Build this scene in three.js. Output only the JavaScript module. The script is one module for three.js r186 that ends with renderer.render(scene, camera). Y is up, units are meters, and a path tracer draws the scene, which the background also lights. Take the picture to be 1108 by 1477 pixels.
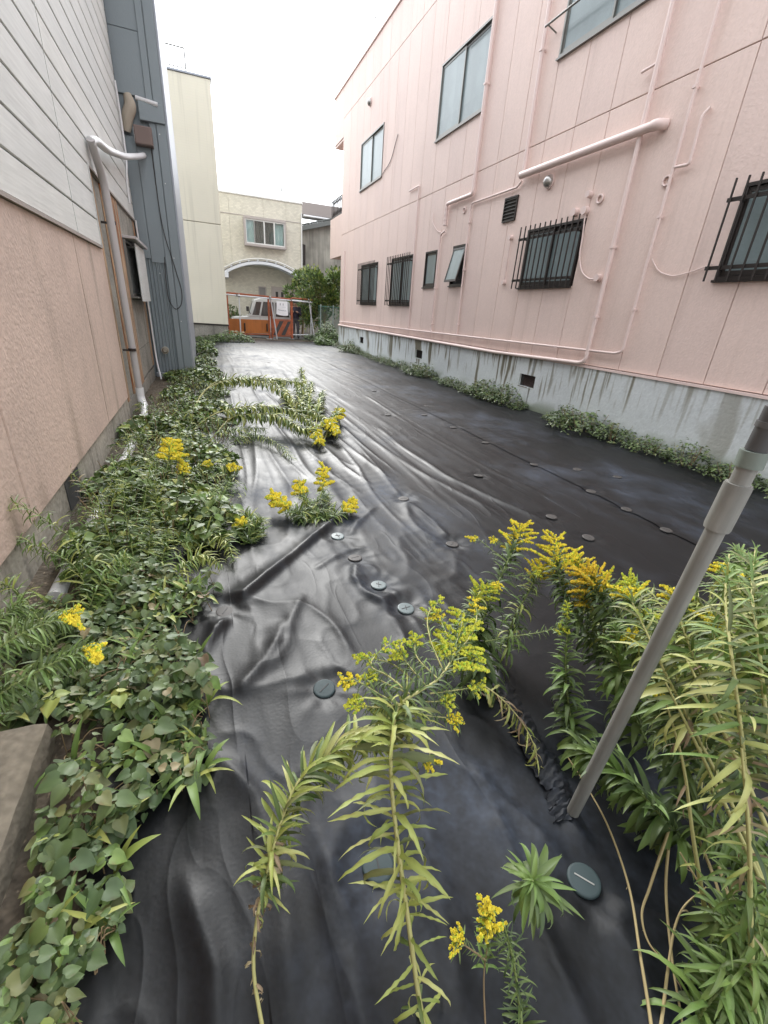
import * as THREE from 'three';
import { mergeGeometries } from 'three/addons/utils/BufferGeometryUtils.js';
import { MarchingCubes } from 'three/addons/objects/MarchingCubes.js';

// ---------- camera, sky, sun, exposure ----------
const scene = new THREE.Scene();
const camera = new THREE.PerspectiveCamera(99.245, 768 / 1024, 0.05, 400);
camera.position.set(0, 1.3, 0);
camera.rotation.set(THREE.MathUtils.degToRad(-24.413), THREE.MathUtils.degToRad(-22.427), THREE.MathUtils.degToRad(4.182), 'YXZ');
const renderer = new THREE.WebGLRenderer({ antialias: true });
renderer.setSize(768, 1024);
renderer.toneMapping = THREE.LinearToneMapping;
renderer.toneMappingExposure = 3.4;
renderer.shadowMap.enabled = true;

// hash noise
function hash(x, y, s = 0) { let h = Math.imul(x | 0, 374761393) + Math.imul(y | 0, 668265263) + Math.imul(s | 0, 1274126177); h = Math.imul(h ^ (h >>> 13), 1274126177); h ^= h >>> 16; return (h >>> 0) / 4294967296; }
function vnoise(x, y, s = 0, px = 0, py = 0) {   // px, py: period in cells (0 = none)
  let xi = Math.floor(x), yi = Math.floor(y); const fx = x - xi, fy = y - yi, u = fx * fx * (3 - 2 * fx), v = fy * fy * (3 - 2 * fy);
  const w = (a, p) => p ? ((a % p) + p) % p : a;
  const a = hash(w(xi, px), w(yi, py), s), b = hash(w(xi + 1, px), w(yi, py), s), c = hash(w(xi, px), w(yi + 1, py), s), d = hash(w(xi + 1, px), w(yi + 1, py), s);
  return a + (b - a) * u + (c - a) * v + (a - b - c + d) * u * v;
}
function fbm(x, y, s = 0, o = 4, px = 0, py = 0) { let r = 0, a = 0.5, t = 0; for (let i = 0; i < o; i++) { r += a * vnoise(x, y, s + i * 17, px, py); t += a; x *= 2; y *= 2; px *= 2; py *= 2; a *= 0.5; } return r / t; }
function rng(seed) { let a = seed >>> 0; return () => { a = (a + 0x6D2B79F5) | 0; let t = Math.imul(a ^ (a >>> 15), 1 | a); t = (t + Math.imul(t ^ (t >>> 7), 61 | t)) ^ t; return ((t ^ (t >>> 14)) >>> 0) / 4294967296; }; }
const clamp = (x, a = 0, b = 1) => Math.min(b, Math.max(a, x));
const smooth = (a, b, x) => { const t = clamp((x - a) / (b - a)); return t * t * (3 - 2 * t); };
const lerp = (a, b, t) => a + (b - a) * t;

// the sky: a bright, thin overcast
const SUN = new THREE.Vector3(0.06, 0.52, -0.85).normalize();
{
  const w = 1024, h = 512, data = new Float32Array(w * h * 4);
  for (let j = 0; j < h; j++) for (let i = 0; i < w; i++) {
    const el = (j + 0.5) / h * Math.PI - Math.PI / 2, az = (i + 0.5) / w * 2 * Math.PI - Math.PI;
    const y = Math.sin(el), x = Math.cos(el) * Math.cos(az), z = Math.cos(el) * Math.sin(az);
    const k = 1 / (Math.max(y, 0) + 0.22);
    const c = fbm(x * k * 1.6 + 9, z * k * 1.6 + 4, 5, 5), c2 = fbm(x * k * 4 + 3, z * k * 4, 8, 4);
    const d = clamp(x * SUN.x + y * SUN.y + z * SUN.z, 0, 1);
    const ang = Math.acos(d); let L = 0.60 + 0.16 * smooth(0.3, 0.75, c) + 0.08 * (c2 - 0.5) + 0.70 * Math.exp(-((ang / 0.62) ** 2)) * (0.8 + 0.4 * c);
    if (y < 0) L = lerp(L, 0.18, smooth(0, -0.12, y));
    const o = (j * w + i) * 4;
    data[o] = L * 0.96; data[o + 1] = L; data[o + 2] = L * 1.05; data[o + 3] = 1;
  }
  const sky = new THREE.DataTexture(data, w, h, THREE.RGBAFormat, THREE.FloatType);
  sky.mapping = THREE.EquirectangularReflectionMapping; sky.magFilter = THREE.LinearFilter; sky.minFilter = THREE.LinearFilter; sky.wrapS = THREE.RepeatWrapping; sky.needsUpdate = true;
  scene.background = sky; scene.environment = sky;
}
const sun = new THREE.DirectionalLight(new THREE.Color(1, 0.985, 0.955), 1.0);
sun.position.copy(SUN).multiplyScalar(60); sun.target.position.set(0, 0, -6); sun.castShadow = true; sun.shadow.radius = 34;
sun.shadow.mapSize.set(2048, 2048); Object.assign(sun.shadow.camera, { left: -30, right: 30, top: 30, bottom: -30, near: 1, far: 140 });
scene.add(sun, sun.target);

// ---------- helpers ----------
const V3 = (x, y, z) => Array.isArray(x) ? new THREE.Vector3(...x) : new THREE.Vector3(x, y, z);
const names = {};
function numbered(n) { const k = names[n] = (names[n] ?? -1) + 1; return k ? n + '_' + String(k).padStart(3, '0') : n; }
function tag(o, label, category, group, kind) { if (label) o.userData.label = label; if (category) o.userData.category = category; if (group) o.userData.group = group; if (kind) o.userData.kind = kind; return o; }
function thing(name, label, category, pos = [0, 0, 0], group) { const o = new THREE.Group(); o.name = numbered(name); o.position.set(...pos); scene.add(o); return tag(o, label, category, group); }
function mesh(name, geo, mat, parent) { const m = new THREE.Mesh(geo, mat); m.name = parent ? name : numbered(name); m.castShadow = m.receiveShadow = true; (parent ?? scene).add(m); return m; }
function struct(name, geo, mat, label, category) { return tag(mesh(name, geo, mat), label, category, null, 'structure'); }
function texture(w, h, fn, srgb = true, rx = 1, ry = 1) {
  const d = new Uint8Array(w * h * 4);
  for (let j = 0; j < h; j++) for (let i = 0; i < w; i++) { const c = fn(i / w, j / h, i, j), o = (j * w + i) * 4; if (typeof c === 'number') { d[o] = d[o + 1] = d[o + 2] = clamp(c) * 255; } else { d[o] = clamp(c[0]) * 255; d[o + 1] = clamp(c[1]) * 255; d[o + 2] = clamp(c[2]) * 255; } d[o + 3] = 255; }
  const t = new THREE.DataTexture(d, w, h); t.wrapS = t.wrapT = THREE.RepeatWrapping; t.magFilter = THREE.LinearFilter; t.minFilter = THREE.LinearMipmapLinearFilter; t.generateMipmaps = true;
  if (srgb) t.colorSpace = THREE.SRGBColorSpace; t.repeat.set(rx, ry); t.needsUpdate = true; return t;
}
const lin = (r, g, b) => new THREE.Color().setRGB(r, g, b);
function std(color, rough = 0.8, o = {}) { return new THREE.MeshStandardMaterial({ color: color.isColor ? color : lin(...color), roughness: rough, ...o }); }
const srgb = v => v <= 0.0031308 ? v * 12.92 : 1.055 * Math.pow(v, 1 / 2.4) - 0.055;

function bx(x0, x1, y0, y1, z0, z1) { const g = new THREE.BoxGeometry(x1 - x0, y1 - y0, z1 - z0); g.translate((x0 + x1) / 2, (y0 + y1) / 2, (z0 + z1) / 2); return boxUV(g); }
function boxUV(g) { const p = g.attributes.position, n = g.attributes.normal, u = g.attributes.uv; for (let i = 0; i < p.count; i++) { const ax = Math.abs(n.getX(i)), ay = Math.abs(n.getY(i)), az = Math.abs(n.getZ(i)); if (ax >= ay && ax >= az) u.setXY(i, p.getZ(i), p.getY(i)); else if (ay >= az) u.setXY(i, p.getX(i), p.getZ(i)); else u.setXY(i, p.getX(i), p.getY(i)); } return g; }
// a box with chamfered edges, uv in metres
function cbx(x0, x1, y0, y1, z0, z1, c = 0.004) {
  const s = new THREE.Shape(); s.moveTo(x0, y0); s.lineTo(x1, y0); s.lineTo(x1, y1); s.lineTo(x0, y1); s.closePath();
  const g = new THREE.ExtrudeGeometry(s, { depth: Math.max(1e-4, z1 - z0 - 2 * c), bevelEnabled: true, bevelSize: c, bevelOffset: -c, bevelThickness: c, bevelSegments: 1 });
  g.translate(0, 0, z0 + c); return boxUV(g);
}
const merge = a => mergeGeometries(a.map(g => { const q = g.index ? g.toNonIndexed() : g; for (const k of Object.keys(q.attributes)) if (!['position', 'normal', 'uv'].includes(k)) q.deleteAttribute(k); return q; }));
// tube through points, radius r or [r0, r1]; corners rounded by `round`
function tube(pts, r, seg = 8, round = 0, caps = true) {
  let P = pts.map(p => p.isVector3 ? p.clone() : V3(p));
  if (round > 0) { const Q = [P[0]]; for (let i = 1; i < P.length - 1; i++) { const a = P[i - 1], b = P[i], c = P[i + 1], ra = Math.min(round, a.distanceTo(b) * 0.45), rc = Math.min(round, c.distanceTo(b) * 0.45); const p0 = b.clone().lerp(a, ra / a.distanceTo(b)), p2 = b.clone().lerp(c, rc / c.distanceTo(b)); for (let k = 0; k <= 4; k++) { const t = k / 4; Q.push(p0.clone().multiplyScalar((1 - t) * (1 - t)).addScaledVector(b, 2 * t * (1 - t)).addScaledVector(p2, t * t)); } } Q.push(P[P.length - 1]); P = Q; }
  const n = P.length, pos = [], nor = [], uv = [], idx = []; let N = null, len = 0;
  for (let i = 0; i < n; i++) {
    const T = P[Math.min(i + 1, n - 1)].clone().sub(P[Math.max(i - 1, 0)]).normalize();
    if (!N) { N = new THREE.Vector3(0, 1, 0); if (Math.abs(T.y) > 0.9) N.set(1, 0, 0); }
    N.addScaledVector(T, -N.dot(T)).normalize(); const B = T.clone().cross(N); if (i) len += P[i].distanceTo(P[i - 1]);
    const rr = Array.isArray(r) ? lerp(r[0], r[1], i / (n - 1)) : typeof r === 'function' ? r(i / (n - 1)) : r;
    for (let k = 0; k <= seg; k++) { const a = k / seg * 2 * Math.PI, c = Math.cos(a), s = Math.sin(a), x = N.x * c + B.x * s, y = N.y * c + B.y * s, z = N.z * c + B.z * s; pos.push(P[i].x + x * rr, P[i].y + y * rr, P[i].z + z * rr); nor.push(x, y, z); uv.push(k / seg * 6.283 * rr, len); }
  }
  for (let i = 0; i < n - 1; i++) for (let k = 0; k < seg; k++) { const a = i * (seg + 1) + k, b = a + seg + 1; idx.push(a, a + 1, b, b, a + 1, b + 1); }
  if (caps) for (const e of [0, n - 1]) { const T = (e ? P[n - 1].clone().sub(P[n - 2]) : P[0].clone().sub(P[1])).normalize(), base = pos.length / 3; pos.push(P[e].x, P[e].y, P[e].z); nor.push(T.x, T.y, T.z); uv.push(0, 0); for (let k = 0; k <= seg; k++) { const q = (e * (seg + 1) + k) * 3; pos.push(pos[q], pos[q + 1], pos[q + 2]); nor.push(T.x, T.y, T.z); uv.push(0, 0); } for (let k = 0; k < seg; k++) e ? idx.push(base, base + 1 + k, base + 2 + k) : idx.push(base, base + 2 + k, base + 1 + k); }
  const g = new THREE.BufferGeometry(); g.setAttribute('position', new THREE.Float32BufferAttribute(pos, 3)); g.setAttribute('normal', new THREE.Float32BufferAttribute(nor, 3)); g.setAttribute('uv', new THREE.Float32BufferAttribute(uv, 2)); g.setIndex(idx); return g;
}
function curve(pts, n) { return new THREE.CatmullRomCurve3(pts.map(p => p.isVector3 ? p : V3(p)), false, 'centripetal').getPoints(n); }
// gathers copies of small template geometries, each with its own tint
class Acc {
  constructor() { this.p = []; this.n = []; this.c = []; this.i = []; }
  add(g, m, tint) {
    const P = g.attributes.position, N = g.attributes.normal, C = g.attributes.color, b = this.p.length / 3, e = m.elements, v = new THREE.Vector3(), nm = new THREE.Matrix3().getNormalMatrix(m);
    for (let k = 0; k < P.count; k++) { v.fromBufferAttribute(P, k).applyMatrix4(m); this.p.push(v.x, v.y, v.z); v.fromBufferAttribute(N, k).applyMatrix3(nm).normalize(); this.n.push(v.x, v.y, v.z); const q = C ? [C.getX(k), C.getY(k), C.getZ(k)] : [1, 1, 1]; this.c.push(q[0] * tint[0], q[1] * tint[1], q[2] * tint[2]); }
    if (g.index) for (let k = 0; k < g.index.count; k++) this.i.push(b + g.index.getX(k)); else for (let k = 0; k < P.count; k++) this.i.push(b + k);
  }
  geo() { const g = new THREE.BufferGeometry(); g.setAttribute('position', new THREE.Float32BufferAttribute(this.p, 3)); g.setAttribute('normal', new THREE.Float32BufferAttribute(this.n, 3)); g.setAttribute('color', new THREE.Float32BufferAttribute(this.c, 3)); g.setIndex(this.i); return g; }
}

// ---------- the setting: soil, lane, sheet ----------
const soilTex = texture(512, 512, (u, v) => { const a = fbm(u * 8, v * 8, 1, 5, 8, 8), b = fbm(u * 64, v * 64, 2, 3, 64, 64), c = vnoise(u * 128, v * 128, 3, 128, 128); const k = 0.55 + 0.5 * a + 0.35 * (b - 0.5); const s = c > 0.86 ? 1.5 : 1; return [0.40 * k * s, 0.355 * k * s, 0.30 * k * s]; }, true, 0.7, 0.7);
const soilBump = texture(512, 512, (u, v) => 0.5 * fbm(u * 32, v * 32, 4, 4, 32, 32) + 0.5 * fbm(u * 90, v * 90, 6, 2, 90, 90), false, 0.7, 0.7);
const M_soil = std([1, 1, 1], 0.95, { map: soilTex, bumpMap: soilBump, bumpScale: 0.02 });
{
  const g = new THREE.PlaneGeometry(260, 260, 1, 1); g.rotateX(-Math.PI / 2); g.translate(0, -0.05, -60); const p = g.attributes.position, u = g.attributes.uv; for (let i = 0; i < p.count; i++) u.setXY(i, p.getX(i), p.getZ(i));
  struct('ground', g, M_soil, 'bare grey brown earth under the whole plot', 'ground');
  // soil bank between the left building and the sheet
  const nx = 40, nz = 260, b = new THREE.PlaneGeometry(1, 1, nx, nz), q = b.attributes.position, w = b.attributes.uv;
  for (let i = 0; i < q.count; i++) { const x = -0.95 + (q.getX(i) + 0.5) * 1.35, z = 1.5 - (q.getY(i) + 0.5) * 11; const out = smooth(-0.42, -0.28, x) * (z > -9 ? 1 : 1); q.setXYZ(i, x, lerp(0.015 + 0.05 * (fbm(x * 4, z * 4, 3, 4) - 0.45), -0.045, out), z); w.setXY(i, x, z); }
  b.computeVertexNormals(); struct('soil_bank', b, M_soil, 'strip of bare soil along the foot of the beige building', 'soil');
  const laneTex = texture(256, 256, (u, v) => { const k = 0.30 + 0.10 * fbm(u * 40, v * 40, 2, 3, 40, 40) + 0.06 * fbm(u * 4, v * 4, 7, 3, 4, 4); return [k, k * 0.99, k * 0.97]; }, true, 0.5, 0.5);
  const l = new THREE.PlaneGeometry(40, 5.4); l.rotateX(-Math.PI / 2); l.translate(4, -0.02, -24.2); struct('lane', l, std([1, 1, 1], 0.9, { map: laneTex }), 'grey asphalt lane behind the orange gate', 'lane');
}
// weed control sheet ------------------------------------------------
const DISCS = [[0.78,0,-0.372], [0.291,0,-0.572], [0.297,0,-1.175], [0.785,0,-1.539], [0.662,0,-2.333], [0.726,0,-1.76], [0.69,0,-2.057], [1.316,0,-2.815], [1.331,0,-2.067], [2.221,0,-3.184], [2.304,0,-1.926], [2.28,0,-2.267], [3.019,0,-2.631], [2.99,0,-1.88], [2.995,0,-3.374], [3.357,0,-3.161], [3.608,0,-2.893], [3.009,0,-2.247], [2.92,0,-4.916], [2.849,0,-5.651], [2.302,0,-5.683], [1.415,0,-11.576], [3.183,0,-6.273], [2.787,0,-7.635], [2.944,0,-4.193], [-0.028,0,-1.752]].map(p => [p[0], p[2]]);
function segDist(x, z, P) { let best = 1e9, at = 0, side = 0, L = 0; for (let i = 1; i < P.length; i++) L += Math.hypot(P[i][0] - P[i - 1][0], P[i][1] - P[i - 1][1]); let acc = 0; for (let i = 1; i < P.length; i++) { const ax = P[i - 1][0], az = P[i - 1][1], dx = P[i][0] - ax, dz = P[i][1] - az, l2 = dx * dx + dz * dz, t = clamp(((x - ax) * dx + (z - az) * dz) / l2), ex = x - ax - dx * t, ez = z - az - dz * t, d = Math.hypot(ex, ez), l = Math.sqrt(l2); if (d < best) { best = d; at = (acc + t * l) / L; side = (dx * (z - az) - dz * (x - ax)) / l; } acc += l; } return [best, at, side]; }
// [points, half width, height, skew]
const RIDGES = [
  [[[0.86, -2.74], [0.6, -2.42], [0.39, -2.2], [0.05, -1.81], [-0.16, -1.43]], 0.042, 0.062, 0.5],
  [[[1.06, -2.72], [0.84, -2.47], [0.68, -2.25]], 0.03, 0.024, 0.3],
  [[[1.33, -2.80], [1.22, -2.5], [1.2, -2.28], [1.27, -2.1]], 0.035, 0.022, 0.2],
  [[[1.32, -2.80], [1.36, -2.4], [1.34, -2.09]], 0.02, 0.02, 0],
  [[[0.69, -2.04], [0.62, -1.85], [0.645, -1.68], [0.74, -1.50]], 0.05, 0.04, -0.4],
  [[[0.70, -2.02], [0.76, -1.9], [0.735, -1.78], [0.80, -1.6], [0.98, -1.42]], 0.022, 0.018, 0],
  [[[0.42, -1.98], [0.56, -2.08], [0.68, -2.14], [0.8, -2.16]], 0.02, 0.02, 0],
  [[[0.22, -1.62], [0.17, -1.48], [0.1, -1.36], [-0.02, -1.22]], 0.045, 0.035, 0.3],
  [[[0.35, -1.8], [0.24, -1.58], [0.21, -1.45], [0.1, -1.3]], 0.03, 0.02, 0.2],
  [[[-0.1, -1.05], [0.02, -0.85], [0.06, -0.6], [0.03, -0.3]], 0.06, 0.032, 0.3],
  [[[0.2, -0.95], [0.16, -0.7], [0.19, -0.45], [0.13, -0.1]], 0.05, 0.026, 0],
  [[[-0.18, -0.75], [-0.1, -0.5], [-0.12, -0.1]], 0.045, 0.03, 0],
  [[[0.36, -0.9], [0.33, -0.62], [0.38, -0.4], [0.3, 0.0]], 0.06, 0.028, -0.2],
  [[[0.68, -0.78], [0.66, -0.6], [0.62, -0.4], [0.58, -0.1]], 0.03, 0.026, 0],
  [[[0.90, -0.62], [0.86, -0.5], [0.8, -0.3], [0.72, 0.0]], 0.035, 0.03, 0],
  [[[1.03, -1.26], [0.95, -1.0], [0.91, -0.8], [0.86, -0.56]], 0.028, 0.04, -0.5],
  [[[1.9, -5.2], [1.86, -4.1], [1.9, -3.2], [2.05, -2.6], [2.3, -1.9]], 0.035, 0.03, 0],
  [[[1.62, -6], [1.63, -4.4], [1.7, -3.4], [1.85, -2.7], [2.0, -2.2]], 0.03, 0.02, 0],
  [[[1.2, -7], [1.22, -5], [1.3, -3.9], [1.38, -3.0]], 0.03, 0.022, 0],
  [[[1.02, -6.4], [1.0, -4.6], [1.06, -3.6], [1.2, -2.95]], 0.026, 0.02, 0],
  [[[0.8, -5.6], [0.82, -4.4], [0.9, -3.4], [1.05, -2.85]], 0.03, 0.018, 0],
  [[[1.4, -8.5], [1.42, -6.5], [1.44, -4.2], [1.52, -3.1]], 0.024, 0.02, 0],
  [[[0.5, -4.9], [0.56, -4.0], [0.7, -3.2]], 0.035, 0.02, 0],
  [[[2.5, -8], [2.4, -5], [2.45, -3.2], [2.6, -2]], 0.025, 0.012, 0],
];
const RB = RIDGES.map(([P, w]) => { const xs = P.map(p => p[0]), zs = P.map(p => p[1]); return [Math.min(...xs) - 4 * w, Math.max(...xs) + 4 * w, Math.min(...zs) - 4 * w, Math.max(...zs) + 4 * w]; });
function sheetHeight(x, z) {
  let h = 0.008 + 0.02 * (fbm(x * 1.6, z * 0.8, 31, 3) - 0.4);
  const near = smooth(-3.4, -1.6, z), mid = smooth(-13, -3, z) * (1 - 0.75 * near) * smooth(2.3, 1.2, x), far = 1 - near;
  // tension wrinkles running away from the viewer
  const wx = x + 0.25 * (fbm(x * 0.8, z * 0.35, 41, 3) - 0.5);
  const r1 = 1 - Math.abs(2 * vnoise(wx * 5.2, z * 0.42, 42) - 1), r2 = 1 - Math.abs(2 * vnoise(wx * 11, z * 0.75 + 5, 43) - 1);
  h += mid * (0.010 * r1 ** 5 + 0.005 * r2 ** 4 + 0.003 * r1 * r1) + far * 0.0035 * r2 * r2 + 0.004 * far * r1 * r1 * smooth(2.6, 1.6, x);
  // fine cross ripples on the far part
  h += 0.0012 * Math.sin((z * 1.0 + 0.25 * x + 0.3 * vnoise(x * 2, z * 2, 44)) * 52) * smooth(0.5, 0.7, fbm(x * 0.9, z * 0.6, 45, 3)) * smooth(-9, -4.5, z);
  // loose, crumpled film close by
  const ax = x + 0.12 * (fbm(x * 3, z * 3, 51, 3) - 0.5), az = z + 0.12 * (fbm(x * 3 + 7, z * 3, 52, 3) - 0.5);
  const c1 = 1 - Math.abs(2 * vnoise(ax * 3.6, az * 2.0, 53) - 1), c2 = 1 - Math.abs(2 * vnoise(ax * 8 + 3, az * 5, 54) - 1);
  h += near * smooth(1.7, 1.1, x) * (0.005 * c1 + 0.008 * c1 ** 5 + 0.004 * c2 ** 5 + 0.004 * (fbm(ax * 5, az * 3.5, 55, 2) - 0.5));
  for (let i = 0; i < RIDGES.length; i++) { const b = RB[i]; if (x < b[0] || x > b[1] || z < b[2] || z > b[3]) continue; const [P, w, H, sk] = RIDGES[i], [d, t, s] = segDist(x, z, P), ww = w * (1 + sk * Math.sign(s)) * (0.8 + 0.4 * vnoise(t * 7, i, 61)); h += 0.5 * H * Math.exp(-Math.pow(d / (0.8 * ww), 1.35)) * smooth(0, 0.16, t) * smooth(1, 0.84, t) * (0.75 + 0.5 * vnoise(t * 9, i, 62)); }
  for (const [dx, dz] of DISCS) { const ex = x - dx, ez = z - dz, d2 = ex * ex + ez * ez; if (d2 > 0.09) continue; const d = Math.sqrt(d2), a = Math.atan2(ez, ex), star = 0.5 + 0.5 * Math.sin(a * 7 + 4 * hash(dx * 100, dz * 100)); const k = smooth(0.12, 0.05, d); h = lerp(h, 0.006, k * 0.92); h += 0.004 * star * star * smooth(0.045, 0.07, d) * Math.exp(-(((d - 0.06) / 0.09) ** 2)) * smooth(-6, -2, z); }
  return Math.max(h, 0.002);
}
const dustAt = (u, v) => { const a = fbm(u * 5 + 1.5 * fbm(u * 3, v * 3, 9, 2, 3, 3), v * 4, 71, 5, 5, 4), b = fbm(u * 22, v * 14, 72, 4, 22, 14), c = fbm(u * 120, v * 120, 73, 2, 120, 120); return clamp(1.9 * (a - 0.42) + 0.9 * (b - 0.5)) * (0.6 + 0.8 * c); };
const dustGrid = new Float32Array(1024 * 1024); for (let j = 0; j < 1024; j++) for (let i = 0; i < 1024; i++) dustGrid[j * 1024 + i] = dustAt(i / 1024, j / 1024);
const dust = (i, j) => dustGrid[j * 1024 + i];
const sheetMap = texture(1024, 1024, (u, v, i, j) => { const d = dust(i, j), g = vnoise(u * 300, v * 300, 74, 300, 300); const k = 0.056 + 0.17 * d + 0.03 * (g - 0.5); return [k * 0.90, k * 1.0, k * 1.18]; }, true, 0.4, 0.4);
const sheetRough = texture(1024, 1024, (u, v, i, j) => { const d = dust(i, j), s = fbm(u * 30, v * 9, 75, 3, 30, 9); return 0.46 + 0.18 * d + 0.14 * (s - 0.5); }, false, 0.4, 0.4);
const crease = (u, v, fu, fv, s) => { const n = vnoise(u * fu + 1.3 * fbm(u * 5, v * 5, s + 3, 2, 5, 5), v * fv, s, 0, fv), q = 1 - Math.abs(2 * n - 1); return Math.pow(q, 7) * smooth(0.45, 0.62, fbm(u * 4, v * 3, s + 5, 2, 4, 3)); };
const sheetBump = texture(1024, 1024, (u, v) => 0.3 + 0.40 * crease(u, v, 15, 4, 301) + 0.26 * crease(u, v, 34, 9, 302) + 0.22 * crease(v, u, 9, 7, 303) + 0.05 * (fbm(u * 60, v * 60, 76, 3, 60, 60) - 0.5) + 0.4 * (fbm(u * 7, v * 7, 78, 2, 7, 7) - 0.5) + 0.05 * (vnoise(u * 400, v * 400, 77, 400, 400) - 0.5), false, 0.4, 0.4);
const M_sheet = new THREE.MeshPhysicalMaterial({ color: lin(1, 1, 1), map: sheetMap, roughness: 1, roughnessMap: sheetRough, bumpMap: sheetBump, bumpScale: 0.0042, specularIntensity: 0.6, side: THREE.DoubleSide });
function sheet(x0, x1, dx, lift, label, leftWave) {
  const zs = []; let z = 0.75; while (z > -19.3) { zs.push(z); z -= z > -3.4 ? Math.max(dx, 0.0125) : Math.min(0.07, 0.014 + (-3.4 - z) * 0.006); } zs.push(-19.35);
  const nx = Math.round((x1 - x0) / dx), pos = [], uv = [], idx = [];
  for (const zz of zs) for (let i = 0; i <= nx; i++) { const t = i / nx; let a = x0 + leftWave * (0.10 * (fbm(zz * 0.9, 3, 81, 3) - 0.5) * 2), x = lerp(a, x1 + 0.012 * Math.sin(zz * 1.3), t); const e = leftWave ? smooth(0.0, 0.05, t) : 1; pos.push(x, sheetHeight(x, zz) * lerp(0.6, 1, e) + lift + (leftWave ? 0.02 * (1 - e) : 0), zz); uv.push(x, zz); }
  for (let j = 0; j < zs.length - 1; j++) for (let i = 0; i < nx; i++) { const a = j * (nx + 1) + i, b = a + nx + 1; idx.push(a, a + 1, b, b, a + 1, b + 1); }
  const g = new THREE.BufferGeometry(); g.setAttribute('position', new THREE.Float32BufferAttribute(pos, 3)); g.setAttribute('uv', new THREE.Float32BufferAttribute(uv, 2)); g.setIndex(idx); g.computeVertexNormals();
  return struct('weed_control_sheet', g, M_sheet, label, 'ground sheet');
}
sheet(-0.33, 1.47, 0.0125, 0.006, 'crumpled black weed control film beside the leafy soil bank', 1);
sheet(1.44, 3.02, 0.02, 0.0, 'black weed control film in the middle of the plot', 0);
sheet(2.99, 4.90, 0.025, 0.006, 'smooth black weed control film beside the stained concrete footing', 0);

// ---------- the pink building on the right ----------
const WX = 4.957;                                   // its wall faces -x
const pinkMap = texture(1024, 1024, (u, v) => {
  const a = fbm(u * 6, v * 6, 101, 4, 6, 6), g = fbm(u * 220, v * 220, 102, 2, 220, 220), st = fbm(u * 46, v * 2, 103, 4, 46, 2), s2 = fbm(u * 120, v * 3, 104, 3, 120, 3);
  const dirt = clamp((st - 0.60) * 2.2) * 0.10 + clamp((s2 - 0.62) * 2) * 0.05, k = 0.965 + 0.04 * (a - 0.5) + 0.04 * (g - 0.5) - dirt * 0.7;
  return [0.955 * k, (0.858 - dirt * 0.10) * k, (0.82 - dirt * 0.16) * k];
}, true, 0.25, 0.25);
const pinkBump = texture(512, 512, (u, v) => 0.6 * fbm(u * 120, v * 120, 105, 3, 120, 120) + 0.4 * fbm(u * 24, v * 24, 106, 2, 24, 24), false, 0.6, 0.6);
const M_pink = [0, 1, 2].map(i => std([[0.90, 0.89, 0.885], [0.92, 0.91, 0.905], [0.885, 0.875, 0.875]][i], 0.62, { map: pinkMap, bumpMap: pinkBump, bumpScale: 0.0035 }));
const M_pinkpipe = std([0.76, 0.60, 0.56], 0.45, { bumpMap: pinkBump, bumpScale: 0.001 });
const M_joint = std([0.36, 0.25, 0.24], 0.8);
const M_darkframe = std([0.035, 0.028, 0.025], 0.42, { metalness: 0.3 });
const M_alu = std([0.22, 0.215, 0.20], 0.4, { metalness: 0.6 });
const M_room = std([0.05, 0.05, 0.05], 0.9);
const M_chrome = std([0.45, 0.43, 0.41], 0.32, { metalness: 0.85 });
const frostMap = texture(256, 256, (u, v) => { const k = 0.80 + 0.18 * (fbm(u * 3, v * 2, 111, 3) - 0.5) + 0.05 * (fbm(u * 90, v * 90, 112, 2) - 0.5); return [k, k, k]; }, true, 1, 1);
const M_frost = new THREE.MeshPhysicalMaterial({ color: lin(0.30, 0.38, 0.39), map: frostMap, roughness: 0.35, clearcoat: 0.25, clearcoatRoughness: 0.1 });
const foundationMap = texture(2048, 128, (u, v) => {                                   // u along 21 m, v up 0.85 m
  const m = u * 21, up = v; let k = 0.82 + 0.10 * (fbm(m * 1.2, up * 1.5, 121, 4) - 0.5) + 0.06 * (fbm(m * 40, up * 34, 122, 2) - 0.5), br = 0, green = 0;
  const zone = 0.35 + 0.9 * smooth(0.35, 0.7, fbm(m * 0.5, 0, 123, 2)) + 0.5 * smooth(5, 9, m);
  for (const [f, s, reach, amt] of [[9, 131, 1.0, 0.55], [22, 132, 0.8, 0.5], [46, 133, 0.6, 0.35]]) { const n = vnoise(m * f + 0.25 * vnoise(m * 3, up * 5, s + 5), 0.6 * up, s), len = vnoise(m * f * 0.7, 3, s + 1) * reach; const on = smooth(0.62, 0.76, n) * smooth(1 - len - 0.12, 1 - len + 0.12, up); br += on * amt * zone; }
  green = smooth(0.3, 0.0, up) * smooth(0.4, 0.65, fbm(m * 3, up * 4, 141, 3));
  br = clamp(br, 0, 0.85); const joint = [2.1, 4.55, 8.45, 12.2, 16.3].some(j => Math.abs(m - j) < 0.012) ? 0.75 : 1;
  const r = lerp(k * 1.0, 0.40, br), g2 = lerp(k * 1.015, 0.37, br), b = lerp(k * 1.02, 0.30, br);
  return [lerp(r, 0.42, green * 0.7) * joint, lerp(g2, 0.46, green * 0.7) * joint, lerp(b, 0.36, green * 0.7) * joint];
}, true, 1 / 21, 1 / 0.85);
const concreteBump = texture(512, 512, (u, v) => 0.5 * fbm(u * 60, v * 60, 145, 3, 60, 60) + 0.5 * fbm(u * 10, v * 10, 146, 3, 10, 10), false, 0.8, 0.8);
const pink = thing('pink_building', 'long two storey pink panelled building with barred windows and painted pipes', 'building', [WX, 0, 0]);
const addP = (n, g, m, p = pink) => mesh(n, g, m, p);
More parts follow.
